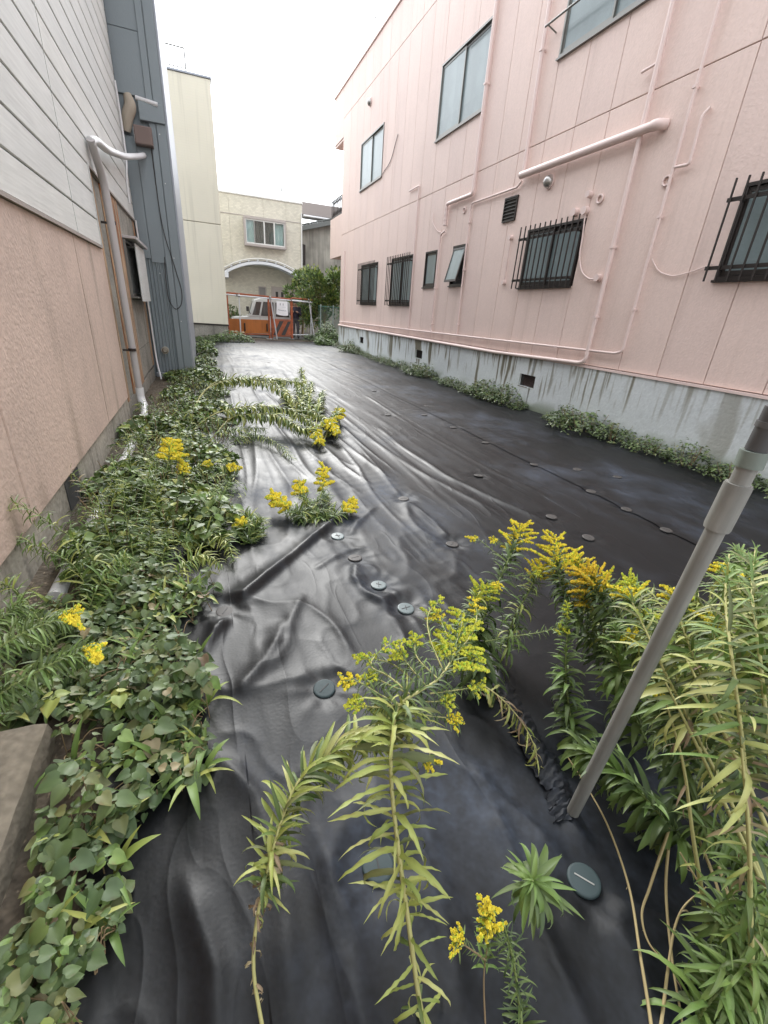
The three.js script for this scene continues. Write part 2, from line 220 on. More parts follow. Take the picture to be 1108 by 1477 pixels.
const ZJ = [2.4, 1.8, 1.2, 0.58, -0.1, -0.75, -1.42, -2.08, -2.71, -3.30, -3.87, -4.44, -5.02, -5.61, -6.22, -6.83, -7.46, -8.08, -8.68, -9.31, -9.93, -10.57, -11.2, -11.82, -12.47, -13.14, -13.78, -14.42, -15.12, -15.75, -16.4, -17.1, -17.98];
const ROWS = [[0.835, 3.785], [3.785, 7.1], [7.1, 7.93]];
// windows: z0 (far), z1 (near), y0, y1
const WINS = [
  { z: [-15.40, -13.86], y: [1.54, 2.68], grille: 1 }, { z: [-12.76, -11.30], y: [1.54, 2.68], grille: 1 }, { z: [-10.60, -10.02], y: [1.93, 2.66], slim: 1 }, { z: [-9.29, -8.74], y: [1.93, 2.66], slim: 2 },
  { z: [-6.85, -5.64], y: [1.84, 2.66], grille: 1 }, { z: [-3.55, -2.10], y: [1.84, 2.66], grille: 1 },
  { z: [-15.90, -13.94], y: [4.74, 5.92], up: 1 }, { z: [-10.62, -8.78], y: [4.69, 5.92], up: 1 }, { z: [-6.84, -5.02], y: [4.69, 5.92], up: 1 },
];
function panelShape(z0, z1, y0, y1) {                                   // polygons left when the windows are taken out of one panel
  let out = [[[z0, y0], [z1, y0], [z1, y1], [z0, y1]]];
  for (const w of WINS) {
    const a = Math.max(z0, w.z[0]), b = Math.min(z1, w.z[1]), c = w.y[0], d = w.y[1]; if (b - a < 0.02 || c > y1 || d < y0) continue;
    const L = a - z0 < 0.03, R = z1 - b < 0.03;
    if (L && R) out = [[[z0, y0], [z1, y0], [z1, c], [z0, c]], [[z0, d], [z1, d], [z1, y1], [z0, y1]]];
    else if (L) out = [[[z0, y0], [z1, y0], [z1, y1], [z0, y1], [z0, d], [b, d], [b, c], [z0, c]]];
    else if (R) out = [[[z0, y0], [z1, y0], [z1, c], [a, c], [a, d], [z1, d], [z1, y1], [z0, y1]]];
    else { out = [out[0]]; out[0].hole = [[a, c], [a, d], [b, d], [b, c]]; }
  }
  return out;
}
function slabX(poly, t, c = 0.005, x = 0) {                              // a plate in the z-y plane whose face looks to -x, from x to x + t
  const s = new THREE.Shape(poly.map(p => new THREE.Vector2(p[0], p[1]))); if (poly.hole) s.holes.push(new THREE.Path(poly.hole.map(p => new THREE.Vector2(p[0], p[1]))));
  const g = new THREE.ExtrudeGeometry(s, { depth: t - 2 * c, bevelEnabled: true, bevelSize: c, bevelOffset: -c, bevelThickness: c, bevelSegments: 1 });
  g.rotateY(-Math.PI / 2); g.translate(x + t - c, 0, 0); return g;
}
{
  const r = rng(11), gap = 0.0042;
  for (const [y0, y1] of ROWS) for (let i = 0; i < ZJ.length - 1; i++) for (const poly of panelShape(ZJ[i + 1] + gap, ZJ[i] - gap, y0 + gap, y1 - gap)) {
    const g = slabX(poly, 0.05, 0.0045, (r() - 0.5) * 0.002), uv = g.attributes.uv, ou = Math.floor(r() * 8) * 0.37, ov = r() * 0.9; for (let k = 0; k < uv.count; k++) uv.setXY(k, uv.getX(k) + ou, uv.getY(k) + ov);
    addP('wall_panel', g, M_pink[(r() * 3) | 0]);
  }
  // structural wall behind the panels, roof and the recessed balcony at the far end
  addP('inner_wall', bx(0.056, 0.3, 0.02, 7.8, -17.97, 2.38), M_joint); 
  addP('rear_wall', bx(0.31, 9, 0.02, 7.7, -17.96, 2.36), M_joint);
  const cop = addP('coping', cbx(-0.035, 0.4, 7.932, 8.0, -19.2, 2.4, 0.008), M_pinkpipe);
  addP('fascia', cbx(0.002, 0.3, 6.62, 7.93, -19.15, -17.985, 0.006), M_pink[1]);
  addP('balcony_slab', bx(0.02, 6, 6.55, 6.6, -19.1, -17.99), M_pink[0]);
  for (const [a, b] of [[-19.62, -18.8], [-18.795, -17.985]]) addP('wall_panel', cbx(0.001, 0.12, 3.15, 4.46, a, b, 0.005), M_pink[0]);
  addP('balcony_slab', bx(0.125, 6, 3.16, 3.3, -19.6, -17.99), M_pink[2]);
  const rail = addP('balcony_rail', merge([bx(0.03, 0.06, 5.02, 5.06, -19.6, -18.0), bx(0.03, 0.06, 4.5, 4.53, -19.6, -18.0)]), M_darkframe);
  for (let i = 0; i < 8; i++) addP('baluster', cbx(0.033, 0.057, 4.46, 5.02, -19.58 + i * 0.2, -19.56 + i * 0.2, 0.003), M_darkframe, rail);
  for (let i = 0; i < 8; i++) { const z = -19.55 + i * 0.2; addP('brace', tube([[0.062, 4.54, z], [0.062, 5.01, z + 0.2]], 0.008, 5), M_darkframe, rail); addP('brace', tube([[0.068, 5.01, z], [0.068, 4.54, z + 0.2]], 0.008, 5), M_darkframe, rail); }
  // footing
  const ft = { z: 0 }; const vents = [[-6.35, -5.95], [-10.63, -10.23], [-15.24, -14.84], [-2.05, -1.65]];
  const M_found = std([0.97, 0.98, 0.98], 0.85, { map: foundationMap, bumpMap: concreteBump, bumpScale: 0.005 });
  const s = new THREE.Shape([[-17.96, -0.1], [2.36, -0.1], [2.36, 0.80], [-17.96, 0.80]].map(p => new THREE.Vector2(...p))); for (const [a, b] of vents) s.holes.push(new THREE.Path([[a, 0.35], [a, 0.54], [b, 0.54], [b, 0.35]].map(p => new THREE.Vector2(...p))));
  const fg = new THREE.ExtrudeGeometry(s, { depth: 0.12, bevelEnabled: false }); fg.rotateY(-Math.PI / 2); fg.translate(0.12 - 0.03, 0, 0); { const uv = fg.attributes.uv; for (let k = 0; k < uv.count; k++) uv.setXY(k, -uv.getX(k) + 2.4, uv.getY(k)); }
  const fd = addP('footing', fg, M_found); fd.userData.label = 'grey concrete footing with long brown rain streaks';
  for (const [a, b] of vents) { const v = addP('vent_grille', merge([bx(-0.034, 0.06, 0.335, 0.349, a - 0.01, b + 0.01)]), M_found, fd); const n = 14; for (let k = 0; k < n; k++) addP('bar', bx(0.0, 0.012, 0.352, 0.538, a + (b - a) * (k + 0.35) / n, a + (b - a) * (k + 0.55) / n), M_darkframe, fd); addP('vent_recess', bx(0.07, 0.089, 0.352, 0.538, a + 0.002, b - 0.002), M_room, fd); }
  addP('flashing', cbx(-0.045, 0.05, 0.803, 0.83, -17.97, 2.38, 0.004), M_pinkpipe);
}
function windowX(w) {
  const [z0, z1] = w.z, [y0, y1] = w.y, f = 0.032, mid = (z0 + z1) / 2, fm = w.up ? M_alu : M_darkframe, out = w.up ? -0.02 : -0.015;
  const win = addP('window', merge([cbx(out, 0.052, y0 + 0.001, y0 + f, z0 + 0.002, z1 - 0.002, 0.003), cbx(out, 0.052, y1 - f, y1 - 0.001, z0 + 0.002, z1 - 0.002, 0.003), cbx(out + 0.002, 0.051, y0 + f, y1 - f, z0 + 0.002, z0 + f, 0.003), cbx(out + 0.002, 0.051, y0 + f, y1 - f, z1 - f, z1 - 0.002, 0.003), cbx(out - 0.02, 0.02, y0 - 0.022, y0 - 0.001, z0 - 0.02, z1 + 0.02, 0.003)]), fm);
  const glass = M_frost, i = 0.005, sash = (a, b, x) => { addP('sash', merge([bx(x, x + 0.022, y0 + f + i, y0 + f + 0.05, a, b), bx(x, x + 0.022, y1 - f - 0.045, y1 - f - i, a, b), bx(x + 0.001, x + 0.021, y0 + f + 0.05, y1 - f - 0.045, a, a + 0.03), bx(x + 0.001, x + 0.021, y0 + f + 0.05, y1 - f - 0.045, b - 0.03, b)]), fm, win); addP('pane', bx(x + 0.008, x + 0.013, y0 + f + 0.05, y1 - f - 0.045, a + 0.03, b - 0.03), glass, win); };
  if (w.slim === 2) {                                                   // top hung sash pushed open
    addP('dark_opening', bx(0.045, 0.05, y0 + f, y1 - f, z0 + f, z1 - f), M_room, win);
    const g1 = merge([bx(0, 0.024, -(y1 - y0) + 0.09, -(y1 - y0) + 0.13, z0 + f, z1 - f), bx(0, 0.024, -0.04, 0, z0 + f, z1 - f), bx(0.001, 0.023, -(y1 - y0) + 0.13, -0.04, z0 + f, z0 + f + 0.035), bx(0.001, 0.023, -(y1 - y0) + 0.13, -0.04, z1 - f - 0.035, z1 - f)]), g2 = bx(0.009, 0.014, -(y1 - y0) + 0.13, -0.04, z0 + f + 0.035, z1 - f - 0.035);
    for (const g of [g1, g2]) { g.rotateZ(-0.24); g.translate(-0.012, y1 - f - 0.01, 0); }
    addP('sash', g1, fm, win); addP('pane', g2, M_frost, win); addP('stay', tube([[0.03, y0 + 0.06, z1 - 0.05], [-0.15, y0 + 0.13, z1 - 0.05]], 0.006, 5), fm, win);
  } else if (w.slim) sash(z0 + f, z1 - f, 0.012);
  else { sash(z0 + f, mid + 0.015, 0.004); sash(mid - 0.015, z1 - f, 0.028); }
  if (w.up && z0 < -8 && z0 > -11) for (let k = 0; k < 14; k++) addP('ventilator_slot', bx(-0.001, 0.003, y1 - 0.10, y1 - 0.075, mid + 0.06 + k * 0.058, mid + 0.095 + k * 0.058), M_darkframe, win);
  if (w.grille) {
    const n = Math.round((z1 - z0) / 0.11), gx = -0.115;
    for (const y of [y0 + 0.10, y1 - 0.14]) addP('grille_rail', merge([cbx(gx, gx + 0.018, y - 0.017, y + 0.017, z0 - 0.07, z1 + 0.07, 0.002), bx(gx + 0.019, 0.0, y - 0.012, y + 0.012, z0 + 0.02, z0 + 0.04), bx(gx + 0.019, 0.0, y - 0.012, y + 0.012, z1 - 0.04, z1 - 0.02)]), M_darkframe, win);
    for (let k = 0; k <= n; k++) { const z = lerp(z0 - 0.03, z1 + 0.03, k / n); addP('bar', cbx(gx - 0.017, gx - 0.001, y0 - 0.02, y1 + 0.03, z - 0.008, z + 0.008, 0.002), M_darkframe, win); }
  }
}
WINS.forEach(windowX);
// pipes, brackets, hoods, boxes: local x = distance from the wall face (negative is out), given as [y, z] paths
const pp = (path, r, out = 0.05, round = 0.05, mat = M_pinkpipe, name = 'pipe') => addP(name, tube(path.map(([y, z, o]) => [-(o ?? out), y, z]), r, 10, round), mat);
function clip(y, z, r, out = 0.05) { addP('pipe_clip', merge([bx(-out - r - 0.004, -0.001, y - 0.012, y + 0.012, z - 0.006, z + 0.006), cbx(-out - r - 0.006, -out + r, y - 0.014, y + 0.014, z - r - 0.005, z + r + 0.005, 0.003)]), M_pinkpipe); }
pp([[7.0, -8.67], [3.44, -8.67], [3.44, -9.68], [3.06, -9.68]], 0.034, 0.06, 0.05);            // big down pipe with a step
for (const [y, o] of [[3.38, 0.042], [3.28, 0.04], [3.18, 0.042], [3.09, 0.044]]) addP('pipe_collar', tube([[-0.06, y, -9.68], [-0.06, y - 0.03, -9.68]], o, 10), M_pinkpipe);
pp([[7.3, -7.23], [3.43, -7.16]], 0.030, 0.055); pp([[3.42, -7.17], [3.40, -4.76]], 0.050, 0.09, 0.04); pp([[3.40, -4.79, 0.09], [3.40, -4.72, 0.09], [3.40, -4.69, 0.0]], 0.056, 0.09, 0.05);
pp([[3.36, -7.2], [3.30, -7.3], [3.30, -8.70], [3.16, -8.72], [1.0, -8.67]], 0.016, 0.04, 0.04);
pp([[2.97, -9.66], [2.92, -9.86], [1.03, -9.86], [1.0, -9.8]], 0.018, 0.05, 0.06); pp([[3.40, -10.45], [3.2, -10.36], [3.02, -10.1], [2.97, -9.9]], 0.007, 0.02, 0.08);
pp([[6.9, -4.96], [0.90, -4.96], [0.855, -5.05], [0.80, -7.2], [0.79, -17.9]], 0.028, 0.06, 0.05); pp([[6.9, -4.38], [1.07, -4.40], [1.035, -4.5], [1.0, -8.0], [0.92, -17.8]], 0.017, 0.05, 0.04);
pp([[2.95, -4.39], [2.94, -4.21], [3.34, -4.22], [3.40, -4.18, 0.02]], 0.015, 0.05, 0.03); pp([[3.99, -4.97], [3.98, -5.16]], 0.014, 0.07); 
pp([[4.03, -11.82], [4.04, -11.24], [0.96, -11.20]], 0.014, 0.035, 0.02); pp([[3.24, -17.38], [0.84, -17.30]], 0.016, 0.035); pp([[6.98, -10.08], [6.86, -8.80]], 0.035, 0.10, 0, M_pinkpipe, 'roller_box');
pp([[2.57, -7.27], [1.95, -7.26]], 0.009, 0.03); for (const y of [2.60, 1.93]) addP('junction_cap', tube([[-0.06, y, -7.27], [-0.001, y, -7.27]], 0.035, 12), M_pinkpipe);
pp([[5.39, -12.85], [4.92, -13.25], [4.77, -13.9], [4.72, -14.0], [4.70, -15.9]], 0.009, 0.02, 0.2, std([0.25, 0.2, 0.19], 0.6), 'cable');
pp([[2.09, -4.37], [1.95, -4.24], [1.89, -4.03], [1.93, -3.82], [1.99, -3.62]], 0.006, 0.02, 0.08, M_pinkpipe, 'cable');
pp([[2.70, -5.62], [2.45, -5.58], [2.2, -5.56], [2.0, -5.45], [1.91, -5.28], [1.91, -5.14]], 0.010, 0.03, 0.09, M_pinkpipe, 'cable');
for (const [y, z, r] of [[2.75, -5.83, 0.05], [2.74, -5.63, 0.05], [2.92, -5.62, 0.04], [1.92, -5.12, 0.045]]) addP('junction_box', tube([[-0.07, y, z], [-0.001, y, z]], r, 14), M_pinkpipe);
for (const [y, z] of [[2.84, -5.43], [2.85, -4.47], [3.24, -9.01]]) addP('cable_ring', (() => { const g = new THREE.TorusGeometry(0.045, 0.013, 8, 18); g.rotateY(Math.PI / 2); g.translate(-0.014, y, z); return g; })(), M_pinkpipe);
for (const [y, z, r, o] of [[2.25, -4.96, 0.028, 0.06], [1.45, -4.96, 0.028, 0.06], [2.5, -4.4, 0.017, 0.05], [1.55, -4.4, 0.017, 0.05], [3.62, -4.4, 0.017, 0.05], [1.9, -9.86, 0.018, 0.05], [1.15, -9.86, 0.018, 0.05], [2.2, -8.68, 0.016, 0.04], [1.2, -8.67, 0.016, 0.04], [3.0, -8.7, 0.016, 0.04], [5.0, -8.67, 0.034, 0.06], [6.2, -7.2, 0.03, 0.055], [4.9, -7.19, 0.03, 0.055]]) clip(y, z, r, o);
for (const z of [-5.6, -7.6, -9.4, -11.4, -13.4, -15.5]) clip(1.0 - (-z - 8) * 0.008, z, 0.017, 0.05);
function hood(y, z, r) { const pts = []; for (let k = 0; k <= 8; k++) { const a = k / 8 * Math.PI / 2; pts.push(new THREE.Vector2(Math.cos(a) * r + 0.0001, Math.sin(a) * r * 0.95)); } const g = new THREE.LatheGeometry(pts, 18); g.rotateZ(Math.PI / 2); g.translate(-0.025, y, z); const base = tube([[-0.026, y, z], [-0.001, y, z]], r * 1.12, 18); const h = addP('vent_hood', g, M_chrome); addP('vent_collar', base, M_pinkpipe, h); }
hood(3.23, -6.53, 0.085); hood(6.7, -15.2, 0.09);
{ const v = addP('louvre', merge([cbx(-0.03, 0.0, 2.85, 2.875, -7.62, -7.26, 0.003), cbx(-0.03, 0.0, 3.175, 3.20, -7.62, -7.26, 0.003), cbx(-0.029, 0.0, 2.875, 3.175, -7.62, -7.60, 0.003), cbx(-0.029, 0.0, 2.875, 3.175, -7.28, -7.26, 0.003), bx(-0.006, -0.001, 2.875, 3.175, -7.60, -7.28)]), M_darkframe); for (let k = 0; k < 6; k++) { const g = bx(-0.004, 0.022, -0.0035, 0.0035, -7.598, -7.282); g.rotateZ(0.6); g.translate(-0.028, 2.905 + k * 0.05, 0); addP('slat', g, M_alu, v); } }
{ const rail = addP('window_rail', tube([[-0.16, 5.07, -7.05], [-0.16, 5.07, -4.9]], 0.014, 8), M_alu); for (const z of [-7.0, -4.95]) addP('bracket', tube([[-0.16, 5.07, z], [-0.001, 5.02, z]], 0.01, 6), M_alu, rail); }
addP('antenna', merge([tube([[0.5, 7.6, -16.6], [0.5, 9.4, -16.6]], 0.016, 6), tube([[0.2, 9.1, -16.6], [0.8, 9.1, -16.6]], 0.008, 5), tube([[0.25, 9.3, -16.5], [0.75, 9.3, -16.7]], 0.008, 5)]), M_alu);

// ---------- the beige building on the left ----------
const LX = -0.867;                                   // its wall faces +x
const stuccoMap = texture(1024, 512, (u, v) => {      // 4 m x 2 m
  const a = fbm(u * 8, v * 4, 151, 4, 8, 4), g = fbm(u * 200, v * 100, 152, 2, 200, 100), st = fbm(u * 20, v * 1, 153, 4, 20, 1), b = fbm(u * 3, v * 2, 154, 3, 3, 2);
  const d = clamp((st - 0.5) * 2.4) * smooth(0.35, 0.65, b) * 0.30, k = 0.93 + 0.12 * (a - 0.5) + 0.09 * (g - 0.5) - d; return [0.85 * k, 0.757 * k, 0.705 * k * (1 - 0.1 * d)];
}, true, 0.25, 0.5);
const stuccoBump = texture(512, 512, (u, v) => 0.7 * fbm(u * 110, v * 110, 155, 3, 110, 110) + 0.3 * vnoise(u * 60, v * 60, 156, 60, 60), false, 0.8, 0.8);
const sidingMap = texture(512, 512, (u, v) => { const g = fbm(u * 12, v * 180, 157, 3, 12, 180), a = fbm(u * 5, v * 5, 158, 3, 5, 5); const k = 0.84 + 0.07 * (g - 0.5) + 0.07 * (a - 0.5); return [1.0 * k, 1.0 * k, 0.985 * k]; }, true, 0.5, 0.5);
const woodBump = texture(512, 512, (u, v) => fbm(u * 6, v * 150, 159, 3, 6, 150), false, 0.5, 0.5);
const rustMap = texture(256, 1024, (u, v) => { const a = fbm(u * 14, v * 5, 161, 5, 14, 5), g = fbm(u * 60, v * 12, 162, 3, 60, 12), w = smooth(0.42, 0.62, fbm(u * 5, v * 3, 163, 4, 5, 3)); const k = 0.7 + 0.6 * (a - 0.5) + 0.35 * (g - 0.5); return [lerp(0.88, 0.86, w) * k, lerp(0.74, 0.50, w) * k, lerp(0.60, 0.26, w) * k]; }, true, 2.5, 0.5);
const concMap = texture(512, 512, (u, v) => { const a = fbm(u * 5, v * 5, 165, 5, 5, 5), g = fbm(u * 90, v * 90, 166, 3, 90, 90), s = fbm(u * 30, v * 2, 167, 3, 30, 2); const k = 0.62 + 0.22 * (a - 0.5) + 0.18 * (g - 0.5) - 0.16 * clamp((s - 0.52) * 3); return [k * 1.0, k * 0.97, k * 0.91]; }, true, 0.6, 0.6);
const M_stucco = std([1.0, 0.985, 0.97], 0.9, { map: stuccoMap, bumpMap: stuccoBump, bumpScale: 0.003 });
const M_siding = [0, 1, 2].map(i => std([[0.97, 0.97, 0.97], [1.0, 0.995, 0.985], [0.94, 0.945, 0.95]][i], 0.75, { map: sidingMap, bumpMap: woodBump, bumpScale: 0.0012 }));
const M_rust = std([1, 1, 1], 0.85, { map: rustMap, bumpMap: woodBump, bumpScale: 0.004 });
const M_conc = std([0.8, 0.8, 0.8], 0.9, { map: concMap, bumpMap: concreteBump, bumpScale: 0.008 });
const M_plinth = std([1.05, 1.03, 1.0], 0.9, { map: concMap, bumpMap: concreteBump, bumpScale: 0.004 });
const M_pvc = std([0.52, 0.49, 0.49], 0.45), M_pvcwhite = std([0.72, 0.71, 0.72], 0.4);
const beige = thing('beige_building', 'beige building with pale siding boards above rough pinkish stucco', 'building', [LX, 0, 0]);
const addL = (n, g, m, p = beige) => mesh(n, g, m, p);
function slabL(z0, z1, y0, y1, t, c = 0.004, x = 0) { return cbx(x - t, x, y0, y1, z0, z1, c); }
{
  const r = rng(5);
  addL('core_wall', bx(-5, -0.062, -0.1, 7.5, -8.9, 3), M_joint);
  // stucco bays with narrow joints
  for (const [a, b] of [[-2.385, 3.0], [-4.46, -2.39], [-5.66, -4.465]]) addL('stucco_panel', slabL(a + 0.004, b - 0.004, 0.258, 1.69, 0.055, 0.006), M_stucco);
  addL('plinth', bx(-0.06, -0.014, -0.1, 0.252, -5.72, 3), M_plinth); for (const z of [-3.3]) addL('floor_vent', merge([bx(-0.013, -0.008, 0.05, 0.235, z, z + 0.32)]), M_room);
  // siding boards: bevelled, each lapped over the one below
  for (let k = 0; k < 24; k++) {
    const y = 1.712 + k * 0.2135, far = k < 3 ? -5.54 : -8.86;
    const runs = k < 3 ? [[-2.0, 3.0], [-4.59, -2.01], [far, -4.605]] : [[-2.0, 3.0], [-4.59, -2.01], [far, -4.605]];
    for (const [a, b] of runs) { const s = new THREE.Shape([[-0.05, y + 0.004], [0.010, y + 0.004], [0.015, y + 0.009], [0.013, y + 0.2045], [0.008, y + 0.209], [-0.05, y + 0.209]].map(p => new THREE.Vector2(...p))); const g = new THREE.ExtrudeGeometry(s, { depth: b - a - 0.005, bevelEnabled: false }); g.translate(0, 0, a); boxUV(g); const uv = g.attributes.uv, o = r() * 3; for (let i = 0; i < uv.count; i++) uv.setXY(i, uv.getX(i) + o, uv.getY(i) + o * 1.7); addL('siding_board', g, M_siding[(r() * 3) | 0]); }
  }
  for (const z of [-4.597, -2.005]) addL('joint_strip', bx(-0.02, 0.008, 1.716, 6.8, z - 0.006, z + 0.006), std([0.42, 0.40, 0.37], 0.8));
  addL('drip_edge', bx(-0.045, 0.021, 1.694, 1.7145, -5.54, 3), std([0.35, 0.30, 0.27], 0.7)); addL('corner_trim', cbx(-0.05, 0.021, 1.70, 2.36, -5.56, -5.545, 0.002), M_siding[2]);
  addL('drip_edge', bx(-0.045, 0.021, 2.335, 2.354, -8.86, -5.57), std([0.35, 0.30, 0.27], 0.7));
  // weathered bay below the upper siding
  addL('rusty_post', cbx(-0.055, -0.004, 0.2, 2.33, -5.80, -5.67, 0.006), M_rust); addL('rusty_post', cbx(-0.056, -0.006, 0.2, 2.33, -6.62, -6.2, 0.006), M_rust); addL('rusty_post', cbx(-0.054, 0.004, 0.2, 2.33, -7.17, -6.66, 0.006), M_rust); addL('rusty_post', cbx(-0.054, -0.001, 0.24, 2.33, -8.86, -8.62, 0.006), M_rust);
  addL('backing_panel', bx(-0.055, -0.02, 0.2, 2.33, -6.195, -5.805), M_conc);
  for (const [a, b, c, d] of [[-7.9, -7.175, 0.24, 0.62], [-8.615, -7.905, 0.24, 0.62], [-7.9, -7.175, 0.625, 1.25], [-8.615, -7.905, 0.625, 1.25], [-8.615, -7.175, 1.255, 1.29], [-8.615, -7.175, 1.95, 2.33]]) addL('cement_board', slabL(a, b, c, d, 0.05, 0.004, -0.004), M_conc);
  addL('plinth', bx(-0.06, -0.012, -0.1, 0.195, -8.86, -5.73), M_conc);
  const w = addL('window', merge([cbx(-0.05, 0.03, 1.295, 1.33, -8.6, -7.2, 0.003), cbx(-0.05, 0.03, 1.91, 1.945, -8.6, -7.2, 0.003), cbx(-0.05, 0.029, 1.33, 1.91, -8.6, -8.565, 0.003), cbx(-0.05, 0.029, 1.33, 1.91, -7.235, -7.2, 0.003), cbx(-0.01, 0.08, 1.27, 1.29, -8.62, -7.2, 0.003)]), M_alu); addL('pane', bx(-0.03, -0.024, 1.33, 1.91, -8.565, -7.235), M_frost, w); for (let k = 0; k < 9; k++) addL('bar', tube([[0.0, 1.34, -8.45 + k * 0.13], [0.0, 1.9, -8.45 + k * 0.13]], 0.007, 6), M_alu, w);
  addL('window_hood', cbx(-0.01, 0.16, 1.955, 1.985, -8.6, -7.2, 0.004), M_pvc, w);
  for (const [a, b] of [[-8.5, -8.0], [-7.995, -7.45]]) addL('screen_board', (() => { const g = cbx(0.10, 0.115, 1.235, 1.93, a, b, 0.003); return g; })(), M_siding[2], w);
  for (const z of [-7.6, -8.4]) addL('bracket', bx(0.0, 0.1, 1.88, 1.895, z, z + 0.02), M_alu, w);
  // drain pipe
  const dp = addL('drain_pipe', tube([[0.06, 2.56, -5.62], [0.075, 2.3, -5.9], [0.075, 0.45, -6.02], [0.075, 0.24, -6.04]], 0.036, 12, 0.12), M_pvc); for (const y of [1.95, 0.72]) addL('pipe_clip', merge([tube([[0.075, y, -5.97], [0.075, y + 0.03, -5.97]], 0.041, 12), bx(-0.02, 0.05, y, y + 0.02, -5.98, -5.96)]), M_darkframe, dp);
  addL('pipe_elbow', tube([[0.075, 0.30, -6.04], [0.075, 0.17, -6.04], [0.11, 0.09, -5.95]], 0.045, 12, 0.05), M_pvcwhite, dp);
  addL('ground_pipe', tube([[0.10, 0.12, -6.0], [0.14, 0.035, -5.6], [0.13, 0.018, -4.0], [0.12, 0.014, -2.05]], 0.038, 12, 0.2), M_pvcwhite, dp);
  addL('overflow_pipe', tube([[0.06, 2.54, -5.62], [0.075, 2.60, -5.8], [0.10, 2.64, -6.3], [0.14, 2.86, -7.5], [0.22, 3.1, -8.5], [0.26, 3.2, -8.86]], 0.036, 12, 0.2), M_pvcwhite, dp);
  addL('cable', tube(curve([[0.03, 3.95, -8.7], [0.035, 3.7, -8.72], [0.035, 3.4, -8.74], [0.035, 3.1, -8.7], [0.03, 2.75, -8.4], [0.03, 2.5, -8.35]], 24), 0.014, 7), M_pvcwhite);
  addL('cable', tube(curve([[0.03, 2.35, -8.8], [0.04, 1.0, -8.82], [0.05, 0.3, -8.8], [0.10, 0.02, -8.6]], 24), 0.014, 7), M_pvcwhite);
  addL('eaves', cbx(-0.8, 0.62, 6.9, 7.05, -8.9, 3, 0.01), M_darkframe);
}
{ // concrete kerb at the viewer's left
  const g = new THREE.BoxGeometry(0.31, 0.13, 2.6, 8, 4, 60), p = g.attributes.position; for (let i = 0; i < p.count; i++) { const x = p.getX(i), y = p.getY(i), z = p.getZ(i); const n = 0.012 * (fbm(x * 14 + 5, z * 14 + y * 9, 171, 3) - 0.5), e = Math.abs(x) > 0.15 && y > 0.06 ? -0.008 : 0; p.setXYZ(i, x - 0.70 + n + (x > 0 ? e : -e), y + 0.045 + n + e, z + 0.09); } g.computeVertexNormals(); boxUV(g);
  tag(mesh('concrete_kerb', g, std([0.55, 0.51, 0.45], 0.92, { map: concMap, bumpMap: concreteBump, bumpScale: 0.008 })), 'worn concrete kerb block lying against the stucco wall', 'kerb');
}
// ---------- the blue grey corrugated annex ----------
const SZ = -8.93;
const M_shed = std([0.245, 0.28, 0.30], 0.5, { metalness: 0.2, bumpMap: stuccoBump, bumpScale: 0.001 }), M_trim = std([0.33, 0.35, 0.39], 0.45, { metalness: 0.3 });
const shed = thing('corrugated_annex', 'tall narrow annex clad in blue grey corrugated metal', 'building', [0, 0, SZ]);
const addS = (n, g, m, p = shed) => mesh(n, g, m, p);
function corrugated(x0, x1, y0, y1, pitch, depth, z = 0) {
  const n = Math.round((x1 - x0) / pitch) * 4, pts = []; for (let i = 0; i <= n; i++) { const k = i % 4; pts.push([x0 + (x1 - x0) * i / n, z + (k === 1 || k === 2 ? depth : 0)]); }
  const pos = [], idx = [], uv = []; for (const [x, zz] of pts) { pos.push(x, y0, zz, x, y1, zz); uv.push(x, y0, x, y1); } for (let i = 0; i < n; i++) { const a = i * 2; idx.push(a, a + 2, a + 1, a + 1, a + 2, a + 3); }
  let g = new THREE.BufferGeometry(); g.setAttribute('position', new THREE.Float32BufferAttribute(pos, 3)); g.setAttribute('uv', new THREE.Float32BufferAttribute(uv, 2)); g.setIndex(idx); g = g.toNonIndexed(); g.computeVertexNormals(); return g;
}
addS('frame_wall', bx(-3, -0.262, -0.1, 7.9, -4.6, -0.05), M_shed);
addS('corrugated_sheet', corrugated(-0.86, -0.50, 0.10, 2.2, 0.05, 0.018, -0.035), M_shed);
for (const [a, b, y] of [[-0.86, -0.70, 1.86], [-0.695, -0.49, 1.81]]) addS('flat_sheet', cbx(a, b, y, 3.42, -0.012, -0.002, 0.003), M_shed);
addS('base_lip', cbx(-0.86, -0.48, 0.02, 0.09, -0.04, 0.03, 0.005), M_trim);
for (const [y0, y1] of [[3.9, 4.6], [4.605, 5.4], [5.405, 6.3]]) addS('soffit_panel', cbx(-0.86, -0.40, y0, y1, -0.04, -0.01, 0.004), M_shed);
addS('soffit_ledge', cbx(-0.60, -0.27, 3.62, 3.84, -0.03, 0.06, 0.006), M_shed);
addS('corner_post', cbx(-0.49, -0.40, 0.03, 7.9, -0.045, 0.012, 0.006), M_shed); addS('corner_post', cbx(-0.398, -0.262, 0.0, 7.9, -0.044, 0.02, 0.01), M_shed);
addS('corner_trim', cbx(-0.262, -0.235, 0.0, 7.9, -0.3, 0.01, 0.004), M_trim); addS('side_sheet', bx(-0.2615, -0.25, 0, 7.9, -4.6, -0.302), M_trim);
addS('vent_stub', tube([[-0.62, 3.87, 0.03], [-0.34, 3.83, 0.06]], 0.028, 10), M_pvcwhite); 
{ const b = addS('vent_box', cbx(-0.69, -0.46, 3.31, 3.53, 0.0, 0.16, 0.012), std([0.20, 0.145, 0.13], 0.7)); addS('side_plate', bx(-0.697, -0.692, 3.34, 3.50, 0.02, 0.14), M_pvc, b); }
